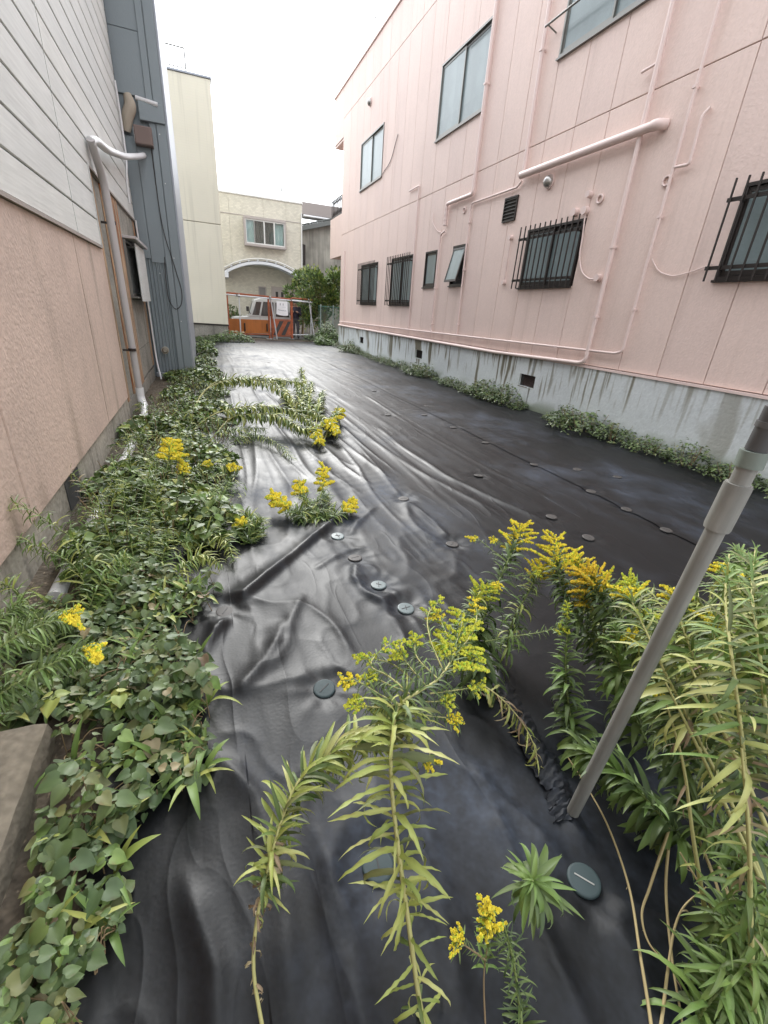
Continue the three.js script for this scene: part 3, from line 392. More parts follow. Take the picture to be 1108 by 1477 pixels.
addS('duct_cover', tube(curve([[-0.79, 3.46, 0.02], [-0.76, 3.62, 0.05], [-0.70, 3.75, 0.06], [-0.72, 3.88, 0.03]], 10), t => 0.05 + 0.03 * Math.sin(t * 3), 10), std([0.42, 0.36, 0.29], 0.8));
addS('wire', tube(curve([[-0.5, 3.4, 0.03], [-0.47, 2.3, 0.03], [-0.36, 1.75, 0.03], [-0.30, 1.39, 0.03], [-0.34, 1.2, 0.03], [-0.42, 1.14, 0.03], [-0.5, 1.24, 0.03], [-0.52, 1.5, 0.03], [-0.5, 1.9, 0.03]], 50), 0.006, 5), M_darkframe);
{ const o = addS('outlet_pipe', tube([[-0.67, 0.47, -0.03], [-0.67, 0.47, 0.07]], 0.058, 16), std([0.42, 0.38, 0.32], 0.6)); addS('outlet_cap', tube([[-0.67, 0.47, 0.07], [-0.67, 0.47, 0.085]], [0.05, 0.03], 16), std([0.30, 0.27, 0.22], 0.6), o); }
for (const [x, y] of [[-0.6, 1.66], [-0.36, 2.9], [-0.36, 0.95], [-0.36, 3.5], [-0.36, 1.9]]) addS('screw', tube([[x, y, -0.03], [x, y, 0.024]], 0.008, 6), M_pvcwhite);
// ---------- cream building ----------
const creamMap = texture(512, 512, (u, v) => { const a = fbm(u * 6, v * 6, 181, 4, 6, 6), s = fbm(u * 60, v * 2, 182, 3, 60, 2), gr = Math.abs(((v * 60) % 1) - 0.5) < 0.06 ? 0.985 : 1; const k = (0.96 + 0.05 * (a - 0.5) - 0.06 * clamp((s - 0.55) * 3)) * gr; return [0.90 * k, 0.875 * k, 0.80 * k]; }, true, 0.25, 0.25);
const M_cream = std([1, 1, 1], 0.8, { map: creamMap });
const cream = thing('cream_building', 'plain cream walled building with grey concrete base beyond the annex', 'building', [0, 0, -18.2]);
mesh('wall_panel', cbx(-4, 0.84, 0.56, 3.645, -0.3, 0, 0.012), M_cream, cream); mesh('wall_panel', cbx(-4, 0.838, 3.66, 7.36, -0.3, 0, 0.012), M_cream, cream); mesh('side_wall', bx(-4, 0.825, 0.5, 7.3, -5, -0.302), M_cream, cream);
mesh('base_flashing', cbx(-4, 0.86, 0.525, 0.553, -0.3, 0.02, 0.004), M_darkframe, cream); mesh('base_wall', bx(-4, 0.815, -0.1, 0.52, -5, -0.02), M_conc, cream); mesh('parapet_cap', cbx(-4, 0.87, 7.365, 7.42, -0.4, 0.03, 0.008), M_trim, cream);
{ const rl = mesh('roof_rail', merge([tube([[-1.5, 8.0, -0.2], [0.18, 8.0, -0.2]], 0.02, 6), tube([[-1.5, 7.55, -0.2], [0.18, 7.55, -0.2]], 0.014, 6)]), M_alu, cream); for (let k = 0; k < 14; k++) mesh('baluster', tube([[0.18 - k * 0.11, 7.42, -0.2], [0.18 - k * 0.11, 8.0, -0.2]], k % 7 ? 0.010 : 0.022, 6), M_alu, rl); }

// ---------- tiled house across the lane ----------
const HZ = -26;
const tileMap = texture(512, 512, (u, v) => { const row = Math.floor(v * 32), k0 = 0.80 + 0.06 * hash(Math.floor(u * 16 + (row % 2) * 0.5), row, 191) + 0.05 * (fbm(u * 8, v * 8, 192, 3, 8, 8) - 0.5), fv = (v * 32) % 1, fu = (u * 16 + (row % 2) * 0.5) % 1, j = fv < 0.14 || fu < 0.05 ? 0.93 : 1; return [0.975 * k0 * j, 0.955 * k0 * j, 0.875 * k0 * j]; }, true, 0.5, 0.5);
const M_tile = std([0.98, 0.98, 1.0], 0.7, { map: tileMap });
const M_roof = std([0.13, 0.14, 0.135], 0.6), M_white = std([0.74, 0.77, 0.82], 0.45), M_taupe = std([0.40, 0.36, 0.34], 0.6), M_curtain = std([0.50, 0.58, 0.56], 0.9), M_dark = std([0.04, 0.037, 0.035], 0.5), M_brownwin = std([0.14, 0.12, 0.10], 0.6);
const M_glass = new THREE.MeshPhysicalMaterial({ color: lin(0.9, 0.95, 0.95), roughness: 0.03, transmission: 1, thickness: 0, ior: 1.5 });
const house = thing('tiled_house', 'two storey beige tiled house with bay window and arched white canopy', 'house', [0, 0, HZ]);
const addH = (n, g, m, p = house) => mesh(n, g, m, p);
for (const [a, b] of [[-3, 0.55], [0.555, 1.6], [1.605, 3.2], [3.205, 4.3], [4.305, 5.1]]) { addH('wall_panel', cbx(a, b, -0.05, 3.02, -0.2, 0, 0.004), M_tile); addH('wall_panel', cbx(a, b, 3.03, 5.18, -0.2, 0, 0.004), M_tile); addH('wall_panel', cbx(a, b, 5.19, 5.98, -0.2, 0, 0.004), M_tile); }
addH('rear_wall', bx(-3, 5.09, -0.05, 5.9, -6, -0.201), M_tile); addH('string_course', cbx(-3, 5.11, 5.172, 5.20, -0.1, 0.02, 0.004), M_taupe); addH('parapet_cap', cbx(-3, 5.14, 5.982, 6.05, -0.4, 0.04, 0.008), M_siding[1]); addH('down_pipe', tube([[5.06, 0, 0.04], [5.06, 5.6, 0.04]], 0.035, 8), M_siding[1]);
{ const w = addH('bay_window', merge([cbx(2.22, 4.22, 3.90, 4.0, 0.002, 0.42, 0.01), cbx(2.22, 4.22, 5.02, 5.1, 0.002, 0.42, 0.01), cbx(2.22, 2.30, 4.0, 5.02, 0.002, 0.41, 0.006), cbx(4.14, 4.22, 4.0, 5.02, 0.002, 0.41, 0.006), bx(2.30, 4.14, 4.0, 5.02, 0.02, 0.04)]), M_taupe);
  for (const [a, b, m] of [[2.33, 2.68, M_curtain], [2.72, 3.14, M_brownwin], [3.20, 3.62, M_brownwin], [3.68, 4.11, M_curtain]]) { addH('sash', merge([bx(a - 0.03, b + 0.03, 4.0, 4.05, 0.34, 0.39), bx(a - 0.03, b + 0.03, 4.97, 5.02, 0.34, 0.39), bx(a - 0.03, a, 4.05, 4.97, 0.341, 0.389), bx(b, b + 0.03, 4.05, 4.97, 0.341, 0.389)]), M_siding[0], w); addH('pane', bx(a, b, 4.05, 4.97, 0.36, 0.365), M_glass, w); const n = 6; const cg = []; for (let k = 0; k < n; k++) cg.push(tube([[lerp(a, b, (k + 0.5) / n), 4.05, 0.22], [lerp(a, b, (k + 0.5) / n), 4.97, 0.22]], (b - a) / n * 0.62, 6)); addH(m === M_curtain ? 'curtain' : 'blind', merge(cg), m, w); } }
{ // arched canopy: two ribs, struts and tinted roof sheets
  const cx = 3.0, R = 3.35, y0 = 3.22 - R, A0 = -0.585, A1 = 0.68, arc = (r, z, n = 24) => Array.from({ length: n + 1 }, (_, k) => { const a = lerp(A0, A1, k / n); return [cx + Math.sin(a) * r, y0 + Math.cos(a) * r, z]; });
  const band = (r0, r1, z0, z1, a0 = A0, a1 = A1, n = 24) => { const s = new THREE.Shape(); for (let k = 0; k <= n; k++) { const a = lerp(a0, a1, k / n); k ? s.lineTo(Math.sin(a) * r1, Math.cos(a) * r1) : s.moveTo(Math.sin(a) * r1, Math.cos(a) * r1); } for (let k = n; k >= 0; k--) { const a = lerp(a0, a1, k / n); s.lineTo(Math.sin(a) * r0, Math.cos(a) * r0); } const g = new THREE.ExtrudeGeometry(s, { depth: z1 - z0, bevelEnabled: false }); g.translate(cx, y0, z0); return g; };
  const c = addH('canopy', merge([band(R - 0.12, R, 1.0, 1.06), band(R - 0.10, R, 0.03, 0.09)]), M_white);
  const n = 10; for (let k = 0; k <= n; k++) { const a = lerp(A0, A1, k / n), x = cx + Math.sin(a) * (R + 0.05), y = y0 + Math.cos(a) * (R + 0.05); addH('strut', tube([[x, y, 0.04], [x, y, 1.08]], 0.035, 6), M_white, c); if (k < n) addH('roof_sheet', band(R + 0.03, R + 0.045, 0.05, 1.04, a + 0.012, lerp(A0, A1, (k + 1) / n) - 0.012, 4), std([0.28, 0.25, 0.24], 0.4), c); }
  addH('gutter', tube(arc(R + 0.11, 1.07), 0.03, 6), M_siding[1], c); const e = arc(R - 0.06, 1.03)[0]; addH('bracket', cbx(e[0] - 0.06, e[0] + 0.14, e[1] - 0.22, e[1] + 0.02, 0.02, 1.07, 0.01), M_white, c);
}
{ const w = addH('small_window', merge([cbx(2.80, 3.18, 1.5, 1.55, 0.001, 0.05, 0.003), cbx(2.80, 3.18, 2.12, 2.17, 0.001, 0.05, 0.003), cbx(2.80, 2.84, 1.55, 2.12, 0.001, 0.049, 0.003), cbx(3.14, 3.18, 1.55, 2.12, 0.001, 0.049, 0.003)]), M_taupe); addH('pane', bx(2.84, 3.14, 1.55, 2.12, 0.01, 0.02), std([0.22, 0.21, 0.2], 0.3), w);
  const d = addH('front_door', cbx(3.45, 5.02, 0.0, 2.22, 0.002, 0.04, 0.005), std([0.46, 0.41, 0.38], 0.6)); for (let k = 0; k < 2; k++) { const x = 3.52 + k * 0.76; addH('door_leaf', cbx(x, x + 0.7, 0.04, 2.14, 0.042, 0.07, 0.006), std([0.43, 0.385, 0.36], 0.6), d); for (const o of [0.14, 0.42]) for (let j = 0; j < 4; j++) addH('pane', cbx(x + o, x + o + 0.13, 1.72 - j * 0.42, 1.98 - j * 0.42, 0.072, 0.078, 0.002), M_dark, d); addH('door_handle', cbx(x + (k ? 0.03 : 0.63), x + (k ? 0.06 : 0.66), 0.85, 1.15, 0.075, 0.11, 0.004), M_chrome, d); } }
{ const r = addH('roof_rail', merge([tube([[0.9, 6.62, -0.4], [4.2, 6.58, -0.4]], 0.018, 6), tube([[4.2, 6.58, -0.4], [4.2, 6.58, -3]], 0.022, 6)]), M_alu); for (let k = 0; k < 4; k++) { addH('post', tube([[1.0 + k * 1.06, 6.0, -0.4], [1.0 + k * 1.06, 6.6, -0.4]], 0.024, 6), M_alu, r); if (k < 3) addH('glass_panel', bx(1.04 + k * 1.06, 2.02 + k * 1.06, 6.1, 6.56, -0.405, -0.397), M_glass, r); } }
// ---------- grey house to the right of it ----------
const grey = thing('grey_house', 'weathered grey rendered house with dark roof behind the shrub', 'house', [0, 0, -28]);
const greyMap = texture(256, 256, (u, v) => { const s = fbm(u * 30, v * 2, 195, 4, 30, 2), a = fbm(u * 5, v * 5, 196, 4, 5, 5), k = 0.56 + 0.22 * (s - 0.5) + 0.2 * (a - 0.5); return [k, k * 0.98, k * 0.92]; }, true, 0.4, 0.4);
mesh('wall', (() => { const s = new THREE.Shape([[5.15, -0.1], [10, -0.1], [10, 6.4], [5.15, 5.05]].map(p => new THREE.Vector2(...p))); const g = new THREE.ExtrudeGeometry(s, { depth: 4, bevelEnabled: false }); g.translate(0, 0, -4); return g; })(), std([0.9, 0.9, 0.9], 0.9, { map: greyMap }), grey);
{ const r = mesh('roof', (() => { const s = new THREE.Shape([[4.95, 4.98], [10, 6.38], [10, 6.6], [4.95, 5.2]].map(p => new THREE.Vector2(...p))); const g = new THREE.ExtrudeGeometry(s, { depth: 4.4, bevelEnabled: false }); g.translate(0, 0, -4.05); return g; })(), M_roof, grey); for (let k = 0; k < 12; k++) mesh('roof_tile', (() => { const g = cbx(-0.19, 0.19, 0, 0.06, 0.1, 0.36, 0.01); g.rotateZ(0.27); g.translate(5.3 + k * 0.4, 5.32 + k * 0.111, 0); return g; })(), M_roof, r); mesh('roof_box', cbx(5.55, 8, 5.95, 6.52, -1.6, -0.2, 0.01), std([0.30, 0.265, 0.25], 0.8), r); mesh('gutter', tube([[5.6, 5.88, -0.1], [8, 5.86, -0.1]], 0.05, 8), M_pvcwhite, r); }
{ const w = mesh('window', merge([cbx(5.28, 5.34, 3.5, 4.5, 0.002, 0.04, 0.003), cbx(5.6, 5.66, 3.5, 4.5, 0.002, 0.04, 0.003), cbx(5.34, 5.6, 3.5, 3.55, 0.002, 0.04, 0.003), cbx(5.34, 5.6, 4.45, 4.5, 0.002, 0.04, 0.003)]), M_darkframe, grey); mesh('pane', bx(5.34, 5.6, 3.55, 4.45, 0.004, 0.01), M_dark, w); }
// ---------- gate of pipes and orange plates ----------
const GA = V3([0.88,-0.025,-19.295]), GB = V3([4.871,0,-21.877]); GA.y = GB.y = 0;
const gdir = GB.clone().sub(GA).normalize(), gturn = Math.atan2(-gdir.z, gdir.x);
const gx = (px) => px;   // along the gate, metres
const M_orange = std([1, 1, 1], 0.6, { map: texture(128, 256, (u, v) => { const a = fbm(u * 4, v * 9, 205, 4, 4, 9), k = 0.82 + 0.4 * (a - 0.5); return [0.78 * k, 0.42 * k, 0.26 * k]; }, true, 1.2, 1.2) }), M_plate = std([1, 1, 1], 0.6, { map: texture(256, 256, (u, v) => { const a = fbm(u * 5, v * 4, 201, 4, 5, 4), s = fbm(u * 40, v * 3, 202, 3, 40, 3), k = 0.92 + 0.25 * (a - 0.5) - 0.15 * clamp((s - 0.55) * 3); return [0.74 * k, 0.44 * k, 0.19 * k]; }, true, 0.6, 0.6) }), M_galv = std([0.60, 0.61, 0.63], 0.42, { metalness: 0.25 });
function gateThing(name, label, cat, s, group) { const t = thing(name, label, cat, [GA.x + gdir.x * s, 0, GA.z + gdir.z * s], group); t.rotation.y = gturn; return t; }
const S1 = 2.105, S2 = 3.280, S3 = 4.481;
{
  const t = gateThing('orange_gate', 'orange pipe gate leaf with plain orange plate along its lower half', 'gate', 0); const w = S1 - 0.06;
  mesh('post', cbx(0, 0.06, 0.02, 1.66, -0.03, 0.03, 0.008), M_orange, t); mesh('post', cbx(w - 0.06, w, 0.02, 1.66, -0.03, 0.03, 0.008), M_orange, t); for (const [a, b] of [[1.60, 1.66], [0.16, 0.20]]) mesh('rail', cbx(0.062, w - 0.062, a, b, -0.025, 0.025, 0.006), M_orange, t);
  mesh('plate', cbx(0.07, w - 0.07, 0.215, 0.74, -0.012, 0.012, 0.004), M_plate, t); for (const x of [0.72, w - 0.2]) mesh('hinge', cbx(x, x + 0.05, 0.3, 0.6, 0.014, 0.05, 0.006), M_darkframe, t);
  for (const x of [0.05, w - 0.1]) mesh('foot', cbx(x - 0.02, x + 0.05, 0, 0.02, -0.15, 0.15, 0.004), M_galv, t);
}
{
  const t = gateThing('orange_gate', 'orange pipe gate leaf with black diagonal stripes on its plate', 'gate', S1 + 0.02); const w = S2 - S1;
  mesh('post', cbx(0, 0.06, 0.02, 1.64, -0.03, 0.03, 0.008), M_orange, t); mesh('post', cbx(w - 0.07, w, 0.02, 1.64, -0.03, 0.03, 0.008), M_orange, t); for (const [a, b] of [[1.58, 1.64], [0.76, 0.80], [0.10, 0.14]]) mesh('rail', cbx(0.062, w - 0.072, a, b, -0.025, 0.025, 0.006), M_orange, t);
  const p = mesh('plate', cbx(0.07, w - 0.08, 0.15, 0.755, -0.012, 0.012, 0.004), M_orange, t);
  for (const o of [-0.05, 0.42]) { const x0 = 0.1 + o, c = (x, y) => new THREE.Vector2(clamp(x, 0.075, w - 0.085), y); const s = new THREE.Shape([c(x0, 0.16), c(x0 + 0.22, 0.16), c(x0 + 0.62, 0.72), c(x0 + 0.40, 0.72)]); const g = new THREE.ExtrudeGeometry(s, { depth: 0.003, bevelEnabled: false }); g.translate(0, 0, 0.0145); mesh('stripe', g, M_dark, p); }
  for (const x of [0.02, w - 0.06]) mesh('foot', cbx(x - 0.01, x + 0.05, 0, 0.02, -0.15, 0.15, 0.004), M_galv, t);
}
{
  const t = gateThing('pipe_frame', 'open frame of galvanised pipe beside the striped gate leaf', 'frame', S2 + 0.03); const w = S3 - S2 - 0.05;
  for (const x of [0.02, w]) mesh('post', tube([[x, 0, 0], [x, 1.6, 0]], 0.022, 8), x > 0.1 ? M_galv : M_orange, t); mesh('rail', tube([[0, 1.58, 0], [w, 1.58, 0]], 0.022, 8), M_galv, t); mesh('rail', tube([[0, 0.18, 0], [w, 0.18, 0]], 0.022, 8), M_galv, t); mesh('rail', tube([[0, 1.66, -0.02], [w + 0.1, 1.66, -0.02]], 0.028, 8), M_orange, t);
}
const pole = (a, b, label) => { const A = V3(a), t = thing('scaffold_pole', label, 'pole', [A.x, 0, A.z], 'scaffold poles on the gate'); const B = V3(b).sub(V3(A.x, 0, A.z)); mesh('pipe', tube([[0, A.y, 0], B], 0.026, 10), M_galv, t); mesh('clamp', tube([B.clone().multiplyScalar(0.93), B.clone().multiplyScalar(0.97)], 0.045, 8), M_alu, t); };
const off = (v, d = 0.1) => [v[0] - gdir.z * -d, v[1], v[2] + gdir.x * d];
pole(off([[1.513,-0.026,-19.704][0], 0.0, [1.513,-0.026,-19.704][2]], 0.35), off([1.405,1.629,-19.634], 0.07), 'galvanised scaffold pole propped against the plain orange gate leaf');
pole(off([[3.075,-0.085,-20.715][0], 0.0, [3.075,-0.085,-20.715][2]], 0.35), off([2.697,1.659,-20.471], 0.07), 'galvanised scaffold pole propped where the two orange gate leaves meet');
pole(off([[4.949,0,-21.927][0], 0.0, [4.949,0,-21.927][2]], 0.3), off([4.535,1.692,-21.66], 0.07), 'galvanised scaffold pole propped against the open pipe frame');
{ const t = gateThing('scaffold_pole', 'long galvanised pipe tied along the top of the gate', 'pole', -0.1, 'scaffold poles on the gate'); mesh('pipe', tube([[0, 1.57, 0.06], [S3 + 0.1, 1.55, 0.06]], 0.024, 8), M_galv, t); for (const x of [0.5, S1, S2]) mesh('clamp', cbx(x, x + 0.06, 1.53, 1.62, 0.03, 0.09, 0.006), M_alu, t); }
{ // notice
  const cv = document.createElement('canvas'); cv.width = 128; cv.height = 112; const c = cv.getContext('2d'); c.fillStyle = '#f4f4f6'; c.fillRect(0, 0, 128, 112); c.fillStyle = '#8d8f96'; for (const x of [36, 70]) { c.fillRect(x, 20, 14, 3); c.fillRect(x + 2, 26, 10, 3); c.fillRect(x + 5, 16, 3, 18); c.fillRect(x, 32, 14, 2); } c.fillStyle = '#a9abb2'; for (let k = 0; k < 9; k++) c.fillRect(62 + k * 5, 46, 3, 4); c.fillStyle = '#9b9da5'; for (let k = 0; k < 15; k++) c.fillRect(22 + k * 6, 66 + (k % 3), 4, 6);
  const tx = new THREE.CanvasTexture(cv); tx.colorSpace = THREE.SRGBColorSpace; const g = new THREE.PlaneGeometry(0.6, 0.5, 12, 8), p = g.attributes.position; for (let i = 0; i < p.count; i++) { const x = p.getX(i), y = p.getY(i), k = clamp(0.25 - y - 0.2) ; p.setXYZ(i, x, y + (y < 0 ? -0.05 * Math.sin((x + 0.3) * 4) : 0), 0.05 + 0.03 * Math.sin(x * 6) * clamp(-y * 4 + 0.4)); } g.computeVertexNormals();
  const o = gateThing('notice_sheet', 'white paper notice hung on the striped gate leaf', 'notice', 2.679); const m = mesh('paper', g, std([1, 1, 1], 0.8, { map: tx, side: THREE.DoubleSide }), o); m.position.set(0, 1.24, 0.03);
}
// ---------- small white van behind the gate ----------
{
  const van = thing('white_van', 'small white van parked side on behind the orange gate', 'van', [0, 0, -22.75]);
  const prof = [[1.18, 0.30], [1.22, 0.66], [1.30, 0.73], [1.95, 0.80], [2.14, 1.30], [2.24, 1.50], [2.5, 1.585], [3.6, 1.585], [3.84, 1.48], [3.98, 0.9], [4.0, 0.30]];
  const s = new THREE.Shape(); s.moveTo(1.18, 0.24); for (const p of prof) s.lineTo(...p); s.lineTo(4.0, 0.24); for (const wx of [3.5, 1.72]) { s.lineTo(wx + 0.29, 0.24); s.absarc(wx, 0.26, 0.29, 0, Math.PI, false); s.lineTo(wx - 0.29, 0.24); } s.closePath();
  const g = new THREE.ExtrudeGeometry(s, { depth: 1.18, bevelEnabled: true, bevelSize: 0.04, bevelThickness: 0.06, bevelOffset: -0.04, bevelSegments: 3, curveSegments: 12 }); g.translate(0, 0, -1.24); mesh('body', g, new THREE.MeshPhysicalMaterial({ color: lin(0.62, 0.63, 0.62), roughness: 0.35, clearcoat: 0.6 }), van);
  const glassPoly = (n, pts, m) => { const q = new THREE.Shape(pts.map(p => new THREE.Vector2(...p))); const h = new THREE.ExtrudeGeometry(q, { depth: 0.01, bevelEnabled: false }); h.translate(0, 0, 0.001); return mesh(n, h, m, van); };
  const M_vglass = new THREE.MeshPhysicalMaterial({ color: lin(0.06, 0.05, 0.045), roughness: 0.12, clearcoat: 1 });
  glassPoly('side_window', [[2.12, 0.86], [2.42, 0.86], [2.56, 1.42], [2.32, 1.42]], M_vglass); glassPoly('side_window', [[2.50, 0.84], [3.10, 0.84], [3.10, 1.44], [2.64, 1.44]], M_vglass); glassPoly('side_window', [[3.18, 0.84], [3.82, 0.84], [3.72, 1.44], [3.18, 1.44]], M_vglass);
  mesh('windscreen', (() => { const q = bx(-0.012, 0.0, 0, 0.62, -1.1, -0.08); q.rotateZ(-0.33); q.translate(1.965, 0.86, 0); return q; })(), M_vglass, van); mesh('belt_trim', cbx(1.9, 3.95, 0.79, 0.82, 0.002, 0.012, 0.003), M_pvc, van); for (const x of [3.14, 2.46]) mesh('pillar', bx(x - 0.004, x + 0.004, 0.3, 1.46, 0.0005, 0.004), M_dark, van);
  const mr = mesh('wing_mirror', cbx(1.86, 1.98, 1.0, 1.2, 0.08, 0.16, 0.02), M_dark, van); mesh('mirror_arm', tube([[1.95, 1.03, 0.1], [2.05, 0.9, 0.0]], 0.015, 6), M_dark, mr);
  for (const [wx, z] of [[1.72, -0.02], [3.5, -0.02], [1.72, -1.1], [3.5, -1.1]]) { const ty = new THREE.TorusGeometry(0.2, 0.07, 10, 24); ty.translate(wx, 0.25, z - 0.05); const w = mesh('wheel', ty, M_dark, van); mesh('rim', (() => { const c = new THREE.CylinderGeometry(0.16, 0.17, 0.1, 20); c.rotateX(Math.PI / 2); c.translate(wx, 0.25, z - 0.05); return c; })(), M_galv, w); }
  mesh('headlight', cbx(1.165, 1.24, 0.46, 0.62, -0.22, -0.02, 0.01), M_pvcwhite, van); mesh('tail_light', cbx(3.94, 4.015, 0.5, 0.85, -0.16, -0.02, 0.01), std([0.4, 0.03, 0.02], 0.3), van); mesh('door_handle', cbx(3.0, 3.1, 0.68, 0.71, 0.004, 0.02, 0.003), M_dark, van);
}
// ---------- person by the gate ----------
{
  const person = thing('person', 'person in dark jacket and grey trousers standing beside the gate with bent arms', 'person', [3.98, -0.02, -22.0]); person.rotation.y = -0.25;
  const J = { head: [0, 1.47, 0.04], neck: [0, 1.34, 0.0], chest: [0, 1.18, 0], belly: [0, 0.98, 0.01], hip: [0, 0.86, 0], ls: [-0.17, 1.29, 0], rs: [0.17, 1.29, 0], le: [-0.22, 1.03, 0.06], re: [0.22, 1.03, 0.06], lw: [-0.12, 1.12, 0.27], rw: [0.10, 1.12, 0.27], lh: [-0.09, 0.84, 0], rh: [0.09, 0.84, 0], lk: [-0.10, 0.45, 0.03], rk: [0.10, 0.45, 0.02], la: [-0.11, 0.08, 0], ra: [0.11, 0.08, 0], lt: [-0.13, 0.04, 0.14], rt: [0.13, 0.04, 0.14], lha: [-0.08, 1.15, 0.34], rha: [0.06, 1.15, 0.34] };
  const bones = [['head', 'head', 0.098, 0.098], ['head', 'neck', 0.06, 0.055], ['neck', 'chest', 0.07, 0.15], ['chest', 'belly', 0.145, 0.135], ['belly', 'hip', 0.135, 0.14], ['ls', 'rs', 0.07, 0.07], ['ls', 'le', 0.065, 0.052], ['rs', 're', 0.065, 0.052], ['le', 'lw', 0.05, 0.04], ['re', 'rw', 0.05, 0.04], ['lw', 'lha', 0.035, 0.03], ['rw', 'rha', 0.035, 0.03], ['lh', 'lk', 0.095, 0.066], ['rh', 'rk', 0.095, 0.066], ['lk', 'la', 0.064, 0.045], ['rk', 'ra', 0.064, 0.045], ['la', 'lt', 0.05, 0.04], ['ra', 'rt', 0.05, 0.04]];
  const sd = (p, a, b, ra, rb) => { const ab = [b[0] - a[0], b[1] - a[1], b[2] - a[2]], ap = [p[0] - a[0], p[1] - a[1], p[2] - a[2]], l = ab[0] ** 2 + ab[1] ** 2 + ab[2] ** 2, t = l ? clamp((ap[0] * ab[0] + ap[1] * ab[1] + ap[2] * ab[2]) / l) : 0; return Math.hypot(ap[0] - ab[0] * t, ap[1] - ab[1] * t, ap[2] - ab[2] * t) - lerp(ra, rb, t); };
  const field = p => { let d = 9; for (const [a, b, ra, rb] of bones) { const e = sd(p, J[a], J[b], ra, rb), k = 0.045, h = clamp(0.5 + 0.5 * (d - e) / k); d = lerp(d, e, h) - k * h * (1 - h); } return d; };
  const RES = 84, mc = new MarchingCubes(RES, new THREE.MeshBasicMaterial(), false, false, 90000), S = 0.86, C = [0, 0.8, 0.06];
  for (let k = 0; k < RES; k++) for (let j = 0; j < RES; j++) for (let i = 0; i < RES; i++) mc.field[i + j * RES + k * RES * RES] = -field([C[0] + (i / RES * 2 - 1) * S, C[1] + (j / RES * 2 - 1) * S, C[2] + (k / RES * 2 - 1) * S]);
  mc.isolation = 0; mc.update(); const n = mc.count, pos = [], nor = [], col = [];
  for (let i = 0; i < n; i++) { const x = mc.positionArray[i * 3] * S + C[0], y = mc.positionArray[i * 3 + 1] * S + C[1], z = mc.positionArray[i * 3 + 2] * S + C[2]; pos.push(x, y, z); const e = 0.01, f0 = field([x, y, z]), nx = field([x + e, y, z]) - f0, ny = field([x, y + e, z]) - f0, nz = field([x, y, z + e]) - f0, l = Math.hypot(nx, ny, nz) || 1; nor.push(nx / l, ny / l, nz / l); const c = y > 1.35 || z > 0.305 ? [0.42, 0.27, 0.20] : y > 0.86 ? [0.030, 0.026, 0.042] : y > 0.09 ? [0.075, 0.075, 0.085] : [0.02, 0.02, 0.02]; col.push(...c); }
  const g = new THREE.BufferGeometry(); g.setAttribute('position', new THREE.Float32BufferAttribute(pos, 3)); g.setAttribute('normal', new THREE.Float32BufferAttribute(nor, 3)); g.setAttribute('color', new THREE.Float32BufferAttribute(col, 3)); mesh('body', g, std([1, 1, 1], 0.85, { vertexColors: true }), person);
  const hg = new THREE.SphereGeometry(0.112, 18, 12, 0, Math.PI * 2, 0, Math.PI * 0.6); hg.rotateX(-0.45); hg.scale(0.95, 1.05, 1.02); hg.translate(0, 1.485, 0.03); mesh('hair', hg, std([0.02, 0.017, 0.015], 0.6), person);
  mesh('face', merge([(() => { const q = new THREE.ConeGeometry(0.014, 0.04, 6); q.translate(0, 1.46, 0.142); return q; })(), (() => { const q = new THREE.SphereGeometry(0.013, 8, 6); q.translate(-0.035, 1.485, 0.125); return q; })(), (() => { const q = new THREE.SphereGeometry(0.013, 8, 6); q.translate(0.035, 1.485, 0.125); return q; })()]), std([0.2, 0.12, 0.09], 0.7), person);
}
// ---------- green mesh fence at the end of the pink building ----------
{
  const t = thing('mesh_fence', 'green wire mesh fence between the gate and the pink building', 'fence', [4.72, 0, -20.6]); const M_fg = std([0.06, 0.16, 0.12], 0.5, { metalness: 0.3 });
  for (const x of [0.1, 0.66]) mesh('post', tube([[x, 0, 0], [x, 1.5, 0]], 0.022, 8), std([0.35, 0.42, 0.40], 0.5, { metalness: 0.3 }), t); mesh('rail', tube([[0.0, 1.42, 0], [1.2, 1.42, 0]], 0.014, 6), M_fg, t);
  const a = []; for (let k = 0; k < 24; k++) a.push(tube([[k * 0.05, 0.05, 0.01], [k * 0.05, 1.42, 0.01]], 0.004, 4, 0, false)); for (let k = 0; k < 27; k++) a.push(tube([[0, 0.08 + k * 0.05, 0.018], [1.2, 0.08 + k * 0.05, 0.018]], 0.004, 4, 0, false)); const m = mesh('wire_mesh', merge(a), M_fg, t); m.userData.kind = 'stuff';
}
